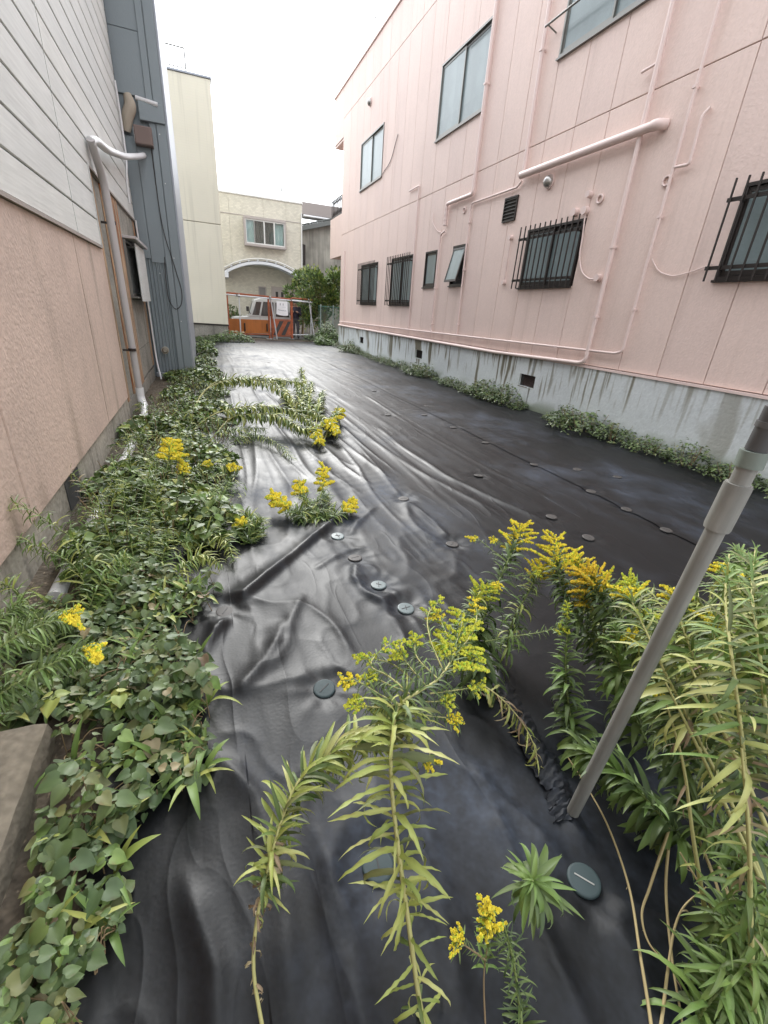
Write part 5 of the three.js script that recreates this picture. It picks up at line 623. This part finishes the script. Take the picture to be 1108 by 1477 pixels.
// the thicket on the right
const MASS = 'tall goldenrods crowding right of the standpipe';
[[[[0.917,0.02,-0.061],[0.925,0.2,-0.13],[0.913,0.42,-0.211],[0.903,0.58,-0.278],[0.926,0.72,-0.368],[1.028,0.78,-0.471],[1.128,0.83,-0.546]], 'pale', 'gold'], [[[1.128,0.1,-0.168],[1.055,0.3,-0.281],[0.994,0.45,-0.388],[0.989,0.55,-0.513],[1.039,0.6,-0.646],[1.073,0.62,-0.726]], 'pale', 'gold'], [[[1.146,0.25,-0.249],[1.069,0.45,-0.364],[1.063,0.55,-0.466],[1.093,0.61,-0.557],[1.168,0.65,-0.655]], 'yellow', 'gold'], [[[0.971,0.3,-0.129],[0.962,0.55,-0.251],[1.018,0.7,-0.362],[1.167,0.76,-0.491],[1.318,0.8,-0.588]], 'pale', 'gold'], [[[0.994,0.5,-0.202],[1.054,0.63,-0.324],[1.161,0.7,-0.463],[1.312,0.72,-0.634]], 'yellow', 'gold'],
 [[[1.228,0.1,-0.412],[1.25,0.3,-0.478],[1.307,0.43,-0.547],[1.38,0.52,-0.639]], 'yellow', 'gold'], [[[1.376,0.45,-0.399],[1.37,0.6,-0.505],[1.458,0.66,-0.636],[1.559,0.68,-0.748]], 'bright', 'gold'], [[[1.172,0.1,-0.227],[1.153,0.3,-0.318],[1.174,0.45,-0.415],[1.292,0.55,-0.501]], 'green', 'gold'], [[[1.228,0.08,-0.343],[1.193,0.25,-0.444],[1.161,0.4,-0.54],[1.198,0.48,-0.642],[1.226,0.5,-0.745]], 'yellow', 'lime'], [[[1.207,0.35,-0.284],[1.259,0.5,-0.387],[1.38,0.6,-0.502],[1.515,0.64,-0.613]], 'bright', 'gold'], [[[1.415,0.15,-0.452],[1.395,0.3,-0.539],[1.345,0.42,-0.639],[1.372,0.46,-0.798],[1.379,0.46,-0.904]], 'pale', 'lime'], [[[1.528,0.3,-0.497],[1.482,0.42,-0.598],[1.435,0.5,-0.686],[1.405,0.52,-0.744]], 'yellow', 'gold']].forEach(([pts, tone, fl], i) =>
  goldenrod({ label: 'tall goldenrod with long yellowish leaves in the thicket beside the standpipe', group: MASS, detail: 1, r: 0.0052, stem: tone === 'bright' || tone === 'green' ? 'green' : 'pale', pts, leaves: [lf(0.15, 0.45, 16, 0.07, 0.10, ['green', 'dark', 'dry', tone], 1.25, 0.5, NARROW), lf(0.4, 0.92, 62, 0.125, 0.055, [tone, tone, 'bright', 'olive', 'green'], 1.15, 0.2, NARROW), lf(0.85, 1, 14, 0.04, 0.02, 'bright', 0.8, 0)], pan: i % 3 ? pan(0.88, 8, 0.06 + 0.015 * (i % 2), fl, 0.0054) : undefined }));
[[[0.952,0.05,-0.035],[0.945,0.12,-0.071],[0.931,0.26,-0.149],[0.915,0.36,-0.205]], [[0.89,0.01,-0.064],[0.876,0.08,-0.094],[0.859,0.16,-0.125]], [[0.795,0.01,-0.093],[0.822,0.08,-0.102],[0.883,0.14,-0.107],[0.902,0.2,-0.1]], [[0.981,0.03,-0.073],[0.955,0.12,-0.106],[0.965,0.22,-0.131]], [[1.052,0.05,-0.11],[0.984,0.14,-0.159],[0.902,0.2,-0.174]], [[1.389,0.03,-0.453],[1.404,0.12,-0.454],[1.459,0.2,-0.447]], [[1.254,0.05,-0.226],[1.149,0.14,-0.279],[1.057,0.18,-0.321]]].forEach(pts => goldenrod({ name: 'goldenrod_shoot', label: 'low green goldenrod shoot under the thicket beside the standpipe', group: 'low shoots under the thicket', cat: 'wildflower', detail: 1, r: 0.003, pts, leaves: [lf(0.1, 1, 40, 0.095, 0.06, ['green', 'bright', 'bright'], 1.0, 0.25, NARROW2)] }));
[[[0.669,0,-0.075],[0.72,0.005,-0.133],[0.767,0.03,-0.206],[0.837,0.05,-0.306],[0.893,0.06,-0.43],[0.924,0.05,-0.524],[0.933,0.06,-0.628]], [[0.663,0,-0.077],[0.743,0.005,-0.125],[0.81,0.04,-0.175],[0.864,0.07,-0.212],[0.9,0.09,-0.226],[0.98,0.1,-0.233]], [[1.032,0.08,-0.362],[0.886,0.05,-0.289],[0.833,0.03,-0.259],[0.812,0.02,-0.218],[0.822,0.015,-0.18]], [[1.044,0.07,-0.364],[0.932,0.04,-0.278],[0.832,0.02,-0.175],[0.782,0.005,-0.111],[0.735,0,-0.06]], [[1.085,0.09,-0.33],[1.023,0.08,-0.228],[0.966,0.05,-0.152],[0.891,0.02,-0.097],[0.794,0,-0.039]], [[1.053,0.1,-0.252],[0.989,0.08,-0.157],[0.949,0.04,-0.092],[0.907,0.02,-0.062],[0.844,0,-0.021]], [[0.966,0.02,-0.139],[0.947,0.12,-0.221],[0.939,0.16,-0.291]]].forEach(pts => goldenrod({ name: 'dry_stem', label: 'bare tan plant stem curving over the black sheet', group: 'bare stems on the sheet', cat: 'plant stem', r: 0.0040, stem: 'tan', detail: 1, pts: pts.map(p => [p[0], p[1] + 0.03, p[2]]), leaves: [lf(0.5, 0.95, 1, 0.02, 0.02, 'dry', 1.2, 0.3, CURLED)] }));
[[[1.072,0.16,-0.159],[0.981,0.34,-0.25],[0.933,0.48,-0.355],[0.92,0.57,-0.455]], [[0.94,0.1,-0.192],[0.936,0.26,-0.282],[0.946,0.4,-0.368],[0.956,0.5,-0.458]], [[0.9,0.06,-0.053],[0.894,0.24,-0.125],[0.871,0.46,-0.202],[0.875,0.6,-0.271]], [[1.081,0.3,-0.225],[1.017,0.45,-0.308],[0.979,0.56,-0.394],[1.004,0.6,-0.478]]].forEach(pts => goldenrod({ name: 'bare_stalk', label: 'long pale yellow stalk crossing the thicket beside the standpipe', group: 'pale stalks in the thicket', cat: 'plant stem', r: 0.0056, stem: 'pale', detail: 1, pts, leaves: [lf(0.2, 0.95, 4, 0.05, 0.05, ['pale', 'dry'], 1.2, 0.4, NARROW)] }));
// leaning in over the kerb on the left
[[[[-0.673,0.04,-0.918],[-0.63,0.35,-0.989],[-0.535,0.53,-0.993],[-0.454,0.58,-1.015],[-0.397,0.59,-1.032],[-0.353,0.59,-1.044]]], [[[-0.675,0.04,-0.888],[-0.616,0.3,-0.95],[-0.502,0.48,-0.93],[-0.407,0.53,-0.943],[-0.35,0.54,-0.96],[-0.305,0.54,-0.963]]], [[[-0.677,0.04,-0.859],[-0.622,0.3,-0.901],[-0.559,0.44,-0.927],[-0.509,0.48,-0.932],[-0.466,0.5,-0.95]]], [[[-0.706,0.1,-0.943],[-0.658,0.4,-1.033],[-0.578,0.52,-1.074],[-0.523,0.56,-1.14],[-0.483,0.57,-1.159]]]].forEach(([pts], i) => goldenrod({ label: 'feathery goldenrod leaning across the kerb from the stucco wall', group: 'goldenrods leaning over the kerb', detail: 1, pts, leaves: [lf(0.3, 0.96, 100, 0.065, 0.04, ['bright', 'green', 'green'], 1.15, 0.15, NARROW)], pan: i < 2 ? pan(0.86, 12, 0.05, 'gold', 0.0065) : undefined }));
// fern like shoots on the soil bank
[[[[-0.407,0.02,-2.024],[-0.428,0.14,-2.157],[-0.456,0.28,-2.31],[-0.481,0.4,-2.549]], 'dark'], [[[-0.516,0.05,-2.009],[-0.591,0.23,-2.071],[-0.726,0.36,-2.145],[-0.893,0.46,-2.238]], 'green'], [[[-0.331,0.02,-2.004],[-0.293,0.13,-2.14],[-0.267,0.22,-2.268]], 'green'], [[[-0.468,0.02,-2.041],[-0.511,0.14,-2.178],[-0.56,0.26,-2.335],[-0.607,0.33,-2.498]], 'dark'], [[[-0.38,0.03,-2.063],[-0.36,0.16,-2.249],[-0.355,0.26,-2.42]], 'dark'], [[[-0.218,0.02,-2.316],[-0.086,0.1,-2.381],[0.003,0.1,-2.275],[0.037,0.06,-2.106]], 'yellow'], [[[-0.577,0.06,-1.902],[-0.639,0.16,-2.047],[-0.774,0.24,-2.131],[-0.881,0.28,-2.182]], 'green'], [[[-0.543,0.05,-1.379],[-0.645,0.2,-1.595],[-0.733,0.3,-1.694],[-0.799,0.33,-1.735]], 'green'], [[[-0.589,0.02,-2.57],[-0.701,0.1,-2.804],[-0.796,0.2,-3.027],[-0.898,0.28,-3.145]], 'dry'], [[[-0.479,0.02,-2.382],[-0.432,0.16,-2.612],[-0.398,0.3,-2.807],[-0.377,0.38,-3.039]], 'green'], [[[-0.347,0.02,-2.428],[-0.354,0.14,-2.639],[-0.379,0.27,-2.885]], 'yellow'], [[[-0.615,0.02,-2.416],[-0.584,0.18,-2.602],[-0.56,0.32,-2.782],[-0.609,0.4,-3.009]], 'dark'], [[[-0.28,0.02,-2.495],[-0.229,0.13,-2.686],[-0.154,0.2,-2.842]], 'green'], [[[-0.183,0.01,-2.248],[-0.138,0.12,-2.443],[-0.073,0.2,-2.651],[0.006,0.24,-2.769]], 'bright'], [[[-0.506,0.02,-2.938],[-0.549,0.16,-3.217],[-0.594,0.27,-3.513],[-0.62,0.34,-3.741]], 'green'], [[[-0.422,0.02,-3.155],[-0.375,0.17,-3.459],[-0.348,0.3,-3.758]], 'dark'], [[[-0.091,0.01,-2.656],[-0.002,0.1,-2.876],[0.075,0.17,-3.076]], 'bright'], [[[-0.301,0.02,-3.402],[-0.262,0.18,-3.766],[-0.281,0.32,-4.134]], 'green'], [[[-0.505,0.02,-3.592],[-0.571,0.14,-3.943],[-0.636,0.24,-4.243]], 'dark'], [[[-0.583,0.04,-1.783],[-0.533,0.14,-1.879],[-0.462,0.22,-1.931],[-0.407,0.25,-1.957]], 'bright'], [[[-0.281,0.02,-1.932],[-0.21,0.1,-2.034],[-0.117,0.15,-2.061],[-0.024,0.12,-1.986]], 'yellow']].forEach(([pts, tone]) => goldenrod({ name: 'young_goldenrod', label: 'flowerless feathery goldenrod shoot on the soil bank below the stucco wall', group: 'feathery shoots on the soil bank', cat: 'plant', detail: 1, r: 0.0032, pts, leaves: [lf(0.08, 0.98, 64, 0.10, 0.05, [tone, tone, 'bright', 'yellow'], 1.2, 0.05, NARROW)] }));
// farther along the bank
const BANK = 'goldenrods along the soil bank';
[[[[-0.379,0.02,-2.608],[-0.353,0.16,-2.983],[-0.313,0.28,-3.193],[-0.3,0.34,-3.506]], 16, 0.09], [[[-0.305,0.02,-3.008],[-0.258,0.12,-3.202],[-0.227,0.2,-3.377]], 8, 0.05], [[[-0.332,0.08,-3.252],[-0.141,0.16,-3.353],[-0.057,0.18,-3.41]], 5, 0.04], [[[-0.264,0.08,-3.239],[0.006,0.16,-3.393],[0.152,0.15,-3.332]], 5, 0.045], [[[-0.425,0.02,-2.713],[-0.408,0.16,-3.057],[-0.396,0.25,-3.38]], 0, 0], [[[-0.182,0.02,-3.533],[-0.111,0.12,-3.747],[-0.083,0.18,-3.947]], 0, 0], [[[-0.094,0.01,-2.383],[-0.01,0.08,-2.696],[0.038,0.15,-2.998]], 0, 0], [[[0.15,0.01,-2.323],[0.128,0.07,-2.435],[0.102,0.1,-2.475]], 6, 0.05], [[[0.198,0.01,-2.398],[0.16,0.09,-2.512],[0.127,0.13,-2.576]], 0, 0], [[[0.093,0.01,-2.337],[0.167,0.07,-2.426],[0.227,0.12,-2.504]], 0, 0], [[[-0.443,0.02,-4.555],[-0.522,0.12,-4.992],[-0.561,0.2,-5.294]], 0, 0], [[[-0.258,0.02,-4.532],[-0.228,0.12,-5.128],[-0.178,0.18,-5.569]], 0, 0],
 [[[0.649,0.01,-2.591],[0.503,0.05,-2.561],[0.426,0.09,-2.633],[0.327,0.14,-2.81]], 10, 0.08], [[[0.689,0.01,-2.56],[0.582,0.06,-2.609],[0.528,0.12,-2.781],[0.541,0.16,-2.945]], 9, 0.06], [[[0.735,0.01,-2.55],[0.686,0.06,-2.644],[0.692,0.13,-2.855],[0.755,0.21,-3.12]], 9, 0.07], [[[0.525,0.01,-2.675],[0.639,0.04,-2.551],[0.763,0.07,-2.57],[0.866,0.1,-2.671]], 10, 0.06], [[[0.426,0.01,-2.642],[0.538,0.05,-2.619],[0.698,0.08,-2.597]], 0, 0], [[[0.412,0.01,-2.7],[0.579,0.08,-2.705],[0.72,0.12,-2.781]], 0, 0], [[[0.124,0.02,-4.483],[0.361,0.1,-4.474],[0.554,0.1,-4.147],[0.643,0.06,-3.72]], 0, 0], [[[0.001,0.02,-4.76],[0.283,0.1,-4.764],[0.53,0.1,-4.741]], 0, 0]].forEach(([pts, n, len]) => goldenrod({ label: n ? 'small flowering goldenrod growing at the edge of the soil bank' : 'small flowerless goldenrod growing at the edge of the soil bank', group: n ? BANK : BANK + ' without flowers', r: 0.004, pts, leaves: [lf(0.05, 0.95, 90, 0.10, 0.06, ['green', 'yellow', 'dark', 'bright'], 1.05, 0.15, NARROW)], pan: n ? pan(0.66, n + 4, len * 1.4, 'gold', 0.012) : undefined }));
[[[[-0.245,0.05,-5.61],[-0.026,0.28,-6.167],[0.377,0.38,-6.353],[0.776,0.36,-5.937],[0.972,0.27,-5.094],[1.16,0.2,-4.684],[1.202,0.14,-4.314]], 10], [[[-0.249,0.05,-4.812],[0.023,0.22,-4.932],[0.451,0.3,-4.921],[0.808,0.27,-4.836],[0.979,0.18,-4.559],[0.961,0.1,-4.095]], 6], [[[-0.228,0.05,-6.001],[0.067,0.3,-6.494],[0.529,0.36,-6.572],[0.889,0.36,-6.418],[1.262,0.34,-6.335]], 0], [[[-0.068,0.04,-4.437],[0.229,0.2,-4.911],[0.639,0.24,-4.707],[0.91,0.16,-4.408],[1.362,0.2,-4.844]], 8], [[[1.049,0.02,-5.287],[1.158,0.14,-6.215],[1.343,0.25,-7.427]], 0], [[[1.096,0.02,-5.108],[1.243,0.14,-5.966],[1.536,0.24,-7.146]], 0], [[[0.999,0.02,-5.475],[0.994,0.14,-6.214],[1.057,0.24,-7.243]], 0], [[[1.101,0.02,-4.942],[1.323,0.14,-5.731],[1.547,0.2,-6.432]], 0], [[[0.991,0.02,-5.672],[1.325,0.16,-6.656],[1.597,0.3,-8.393]], 0], [[[1.047,0.02,-4.365],[1.25,0.12,-4.785],[1.479,0.19,-5.267]], 4]].forEach(([pts, n]) => goldenrod({ label: n ? 'goldenrod arching from the soil bank over the sheet with drooping flower tips' : 'leafy goldenrod stem leaning from the soil bank over the sheet', group: n ? 'arching goldenrods with flowers' : 'arching goldenrods without flowers', r: 0.007, stem: 'pale', pts, leaves: [lf(0.25, 0.98, 150, 0.13, 0.08, ['yellow', 'green', 'green', 'pale'], 1.1, 0.35)], pan: n ? pan(0.84, n + 4, 0.11, 'gold', 0.013) : undefined }));
// ---------- heart leaved vine over the soil bank ----------
const inside = (x, z, Q) => { let c = false; for (let i = 0, j = Q.length - 1; i < Q.length; j = i++) if ((Q[i][2] > z) !== (Q[j][2] > z) && x < (Q[j][0] - Q[i][0]) * (z - Q[i][2]) / (Q[j][2] - Q[i][2]) + Q[i][0]) c = !c; return c; };
{
  const NEAR = [[-0.735,0,-1.926],[-0.456,0,-2.162],[0.013,0,-1.94],[-0.144,0,-1.467],[-0.062,0,-1.112],[-0.088,0,-0.946],[-0.226,0,-0.859],[-0.274,0,-0.712],[-0.273,0,-0.487],[-0.281,0,-0.418],[-0.488,0,-0.492],[-0.479,0,-0.782],[-0.49,0,-1.025],[-0.541,0,-1.278],[-0.685,0,-1.297],[-0.833,0,-1.655]], r = rng(901);
  const xs = NEAR.map(p => p[0]), zs = NEAR.map(p => p[2]), x0 = Math.min(...xs), x1 = Math.max(...xs), z0 = Math.min(...zs), z1 = Math.max(...zs), cells = new Map();
  for (let i = 0; i < 2300; i++) {
    const x = lerp(x0, x1, r()), z = lerp(z0, z1, r()); if (!inside(x, z, NEAR)) continue;
    if (fbm(x * 7, z * 7, 911, 3) < 0.36 && r() < 0.8) continue; if (!inside(x + 0.16 * (fbm(x * 6, z * 6, 913, 3) - 0.35), z, NEAR)) continue;
    const key = Math.floor(z / 0.17) + '/' + Math.floor((x + 0.06 * Math.sin(z * 9)) / 0.28); if (!cells.has(key)) cells.set(key, []); cells.get(key).push([x, z]);
  }
  for (const pts of cells.values()) {
    if (pts.length < 5) continue; const cx = pts.reduce((s, p) => s + p[0], 0) / pts.length, cz = pts.reduce((s, p) => s + p[1], 0) / pts.length;
    const P = new Plant('heart_leaved_vine', 'patch of heart leaved vine spreading over the soil beside the kerb', 'vine', [cx, 0.0, cz], 'heart leaved vine patches', true, 3000 + pts.length + Math.round(-cz * 50));
    let left = 280; for (const [x, z] of pts) {                       // each sprig: a few leaves round one node
      if (left < 5) break; const onKerb = x < -0.5 && z > -1.25 ? 0.11 : 0, y = 0.03 + onKerb + 0.25 * fbm(x * 5, z * 5, 921, 3) * Math.pow(P.r(), 0.5), n = 2 + ((P.r() * 4) | 0), a0 = P.r() * 6.28, v = P.r(), tone = v < 0.60 ? 'vine' : v < 0.76 ? 'dark' : v < 0.86 ? 'green' : v < 0.91 ? 'olive' : v < 0.975 ? 'bright' : 'yellow', big = (0.020 + 0.030 * P.r() ** 1.5) * (z > -0.8 ? 0.86 : 1);
      for (let k = 0; k < n; k++) { const a = a0 + k * 2.3 + 0.4 * P.r(), d = new THREE.Vector3(Math.cos(a), -0.05 - 0.45 * P.r(), Math.sin(a)), p = V3(x, y - 0.006 * k, z).addScaledVector(d, 0.008); P.leaf(HEART, P.r() < 0.02 ? 'dry' : P.r() < 0.12 ? 'olive' : tone, p, d, big * (0.7 + 0.6 * P.r()), (P.r() - 0.5) * 0.7); left--; }
      if (P.r() < 0.16) P.stem([V3(x, y, z), V3(x + 0.04 * (P.r() - 0.5), 0.005 + onKerb, z + 0.04 * (P.r() - 0.5))], 0.0012, 0.0014, M_stem.brown);
      if (P.r() < 0.13 && left > 6) for (let k = 0; k < 5; k++) { const a = P.r() * 6.28; P.leaf(P.r() < 0.5 ? NARROW : LANCE, P.r() < 0.6 ? 'bright' : 'yellow', V3(x, 0.03 + onKerb, z), new THREE.Vector3(Math.cos(a) * 0.4, 1, Math.sin(a) * 0.4), 0.09 + 0.08 * P.r()); left--; }
    }
    for (let k = 0; k < 7; k++) { const q = pts[(P.r() * pts.length) | 0], w = pts[(P.r() * pts.length) | 0]; P.stem(curve([[q[0], 0.01, q[1]], [(q[0] + w[0]) / 2, 0.09, (q[1] + w[1]) / 2], [w[0], 0.05, w[1]]], 8), 0.0018, 0.0014, M_stem.brown); }
    P.done();
  }
}
// low mixed weeds: leaves merged, clumps cloned
function weedClump(name, label, cat, group, pos, rx, rz, h, n, tones, size, seed, set = [DIAMOND], shape = 0) {
  const P = new Plant(name, label, cat, pos, group, false, seed), r = P.r;
  for (let i = 0; i < n; i++) { const a = r() * 6.28, q = Math.sqrt(r()), x = Math.cos(a) * q * rx, z = Math.sin(a) * q * rz, lump = 0.45 + 0.8 * fbm(x * 6 / (h + 0.1) * 0.4 + seed, z * 3, seed, 3), y = h * lump * (1 - q * q * 0.6) * Math.pow(r(), 0.55), b = r() * 6.28; P.leaf(set, tones[(r() * tones.length) | 0], V3(pos[0] + x, pos[1] + y, pos[2] + z), new THREE.Vector3(Math.cos(b) + x / rx * 0.6, 0.3 - 0.9 * r(), Math.sin(b) + z / rz * 0.6), size * (0.6 + 0.8 * r()), (r() - 0.5) * 1.2); }
  for (let k = 0; k < 10; k++) { const a = r() * 6.28, q = r(); P.stem([V3(pos[0] + Math.cos(a) * q * rx * 0.4, pos[1], pos[2] + Math.sin(a) * q * rz * 0.4), V3(pos[0] + Math.cos(a) * q * rx * 0.8, pos[1] + h * 0.8, pos[2] + Math.sin(a) * q * rz * 0.8)], 0.003, 0.0015, M_stem.brown); }
  return P.done();
}
function copy(o, x, z, turn, s, label) { const c = o.clone(); c.name = numbered(o.name.replace(/_\d+$/, '')); c.position.set(x, o.position.y, z); c.rotation.y = turn; c.scale.setScalar(s); if (label) c.userData.label = label; scene.add(c); return c; }
{ // along the footing of the pink building
  const r = rng(44), G = 'creepers along the concrete footing', L = 'low leafy creeper clump at the foot of the stained concrete footing';
  const protos = [0, 1, 2, 3].map(i => weedClump('creeper_clump', L, 'weeds', G, [4.78, 0, -2.55 - i * 0.5], 0.22, 0.3, 0.22 + 0.07 * (i % 2), 520, ['green', 'vine', 'dark', 'olive', 'green'], 0.042, 700 + i));
  for (let z = -4.5, k = 0; z > -17.8; k++) { const q = fbm(z * 0.9, 2, 931, 2); if (q > 0.30) copy(protos[k % 4], 4.80 + 0.06 * (r() - 0.5) - 0.10 * q, z, r() * 6.28, 0.35 + 1.25 * smooth(0.3, 0.7, q) + 0.35 * r()); z -= 0.30 + 0.16 * r(); }
  copy(protos[0], 4.82, -1.9, 1, 1.1); copy(protos[2], 4.8, -1.4, 2, 1.2);
  for (const [z, y, x] of [[-2.62, 0.34, 4.9], [-6.6, 0.30, 4.9]]) { const P = new Plant('climbing_shoot', 'thin shoot standing against the stained concrete footing', 'weeds', [x, 0, z], 'thin shoots on the footing', false, 771 + Math.round(-z)); const C = curve([[x, 0, z], [x, y * 0.6, z + 0.05], [x + 0.02, y, z - 0.03]], 12); P.stem(C, 0.003, 0.002); leavesOn(P, C, lf(0.1, 1, 40, 0.05, 0.03, ['green', 'yellow'], 1.2, 0.2, [DIAMOND])); P.done(); }
}
{ // bank weeds, mid distance
  const r = rng(45), L = 'tangle of low leafy weeds on the soil bank below the beige building', G = 'weed tangles on the soil bank';
  const spots = [[-0.55, -2.35], [-0.3, -2.5], [-0.12, -2.6], [-0.6, -2.8], [-0.35, -3.0], [-0.1, -3.1], [-0.62, -3.4], [-0.4, -3.6], [-0.12, -3.7], [-0.5, -4.1], [-0.25, -4.3], [0.0, -4.5], [-0.55, -4.8], [-0.3, -5.1], [-0.05, -5.4], [-0.5, -5.8], [-0.25, -6.1], [0.0, -6.4], [-0.45, -6.9], [-0.2, -7.2], [0.05, -7.0], [-0.4, -7.9], [-0.1, -8.0], [0.12, -7.9], [-0.5, -8.6], [-0.25, -8.7], [-0.05, -8.9], [0.0, -9.8], [-0.08, -10.8], [0.02, -11.8], [-0.05, -12.9], [0.0, -14.0], [-0.02, -15.2]];
  const A = [0, 1, 2, 3].map(i => weedClump('weed_tangle', L, 'weeds', G, [spots[i][0], 0.03, spots[i][1]], 0.24, 0.3, 0.24, 460, ['green', 'dark', 'bright', 'green', 'yellow'], 0.048, 800 + i, i % 2 ? SMALL : HEART.slice(0, 3)));
  spots.slice(4).forEach(([x, z], k) => copy(A[k % 4], x, z, r() * 6.28, 0.75 + 0.5 * r(), z < -8.5 ? 'tangle of low weeds along the corrugated annex' : undefined));
}
// far weeds and shrubs
weedClump('weed_clump', 'leafy weeds growing at the concrete base of the cream building', 'weeds', null, [0.95, 0, -17.75], 0.75, 0.3, 0.42, 900, ['green', 'bright', 'green'], 0.085, 851);
weedClump('weed_clump', 'low weeds between the annex and the cream building', 'weeds', null, [0.0, 0, -17.4], 0.5, 0.4, 0.25, 500, ['green', 'dark'], 0.08, 852);
weedClump('weed_clump', 'tall weeds at the far corner of the pink building', 'weeds', null, [4.78, 0, -19.1], 0.5, 0.7, 0.95, 1800, ['green', 'bright', 'dark'], 0.085, 853);
weedClump('weed_clump', 'spreading weeds in front of the green mesh fence', 'weeds', null, [4.45, 0, -18.3], 0.4, 0.5, 0.45, 900, ['bright', 'green'], 0.08, 854);
weedClump('weed_clump', 'weeds under the end of the open pipe frame', 'weeds', null, [4.5, 0, -20.4], 0.45, 0.4, 0.4, 700, ['green', 'dark'], 0.08, 855);
function shrub(name, label, pos, rx, h, n, tones, seed, size) {
  const P = new Plant(name, label, 'shrub', pos, null, false, seed), r = P.r, O = V3(pos), trunk = [[0, 0, 0], [0.05, h * 0.3, 0.02], [-0.02, h * 0.6, 0]].map(p => V3(p).add(O)); mesh('trunk', tube(trunk.map(p => p.clone().sub(O)), [0.06, 0.03], 7), M_stem.brown, P.t);
  const cl = []; for (let k = 0; k < 26; k++) { const a = r() * 6.28, q = Math.sqrt(r()), y = h * (0.25 + 0.72 * r()), w = Math.sqrt(Math.max(0.08, 1 - ((y / h - 0.5) / 0.56) ** 2)); const c = new THREE.Vector3(Math.cos(a) * q * rx * w, y, Math.sin(a) * q * rx * w * 0.8); cl.push([c, 0.2 + 0.22 * r()]); P.stem([trunk[1], c.clone().add(O)], 0.016, 0.005, M_stem.brown); }
  for (let i = 0; i < n; i++) { const [c, R] = cl[(r() * cl.length) | 0], d = new THREE.Vector3(r() - 0.5, r() - 0.4, r() - 0.5).normalize(), p = c.clone().addScaledVector(d, R * Math.pow(r(), 0.4) * rx).add(O), e = d.clone(); e.y += 0.5; P.leaf([DIAMOND], tones[(r() * tones.length) | 0], p, e, size * (0.6 + 0.8 * r()), r() * 2); }
  P.done(); P.t.children.forEach(c => { if (c.name === 'foliage') { c.name = 'crown'; delete c.userData.kind; } if (c.name === 'stem') c.name = 'branches'; });
}
shrub('evergreen_shrub', 'tall bushy evergreen shrub beside the gate and the pink building', [5.35, 0, -22.3], 1.15, 2.75, 6500, ['green', 'bright', 'dark', 'green', 'yellow'], 861, 0.13);
shrub('evergreen_shrub', 'yellow green shrub rising behind the open pipe frame', [4.55, 0, -23.4], 0.75, 3.05, 3600, ['bright', 'yellow', 'green', 'green'], 862, 0.13);
shrub('garden_shrub', 'small shrub at the foot of the tiled house', [1.28, 0, -23.9], 0.35, 1.25, 700, ['green', 'dark'], 863, 0.09);

renderer.render(scene, camera);
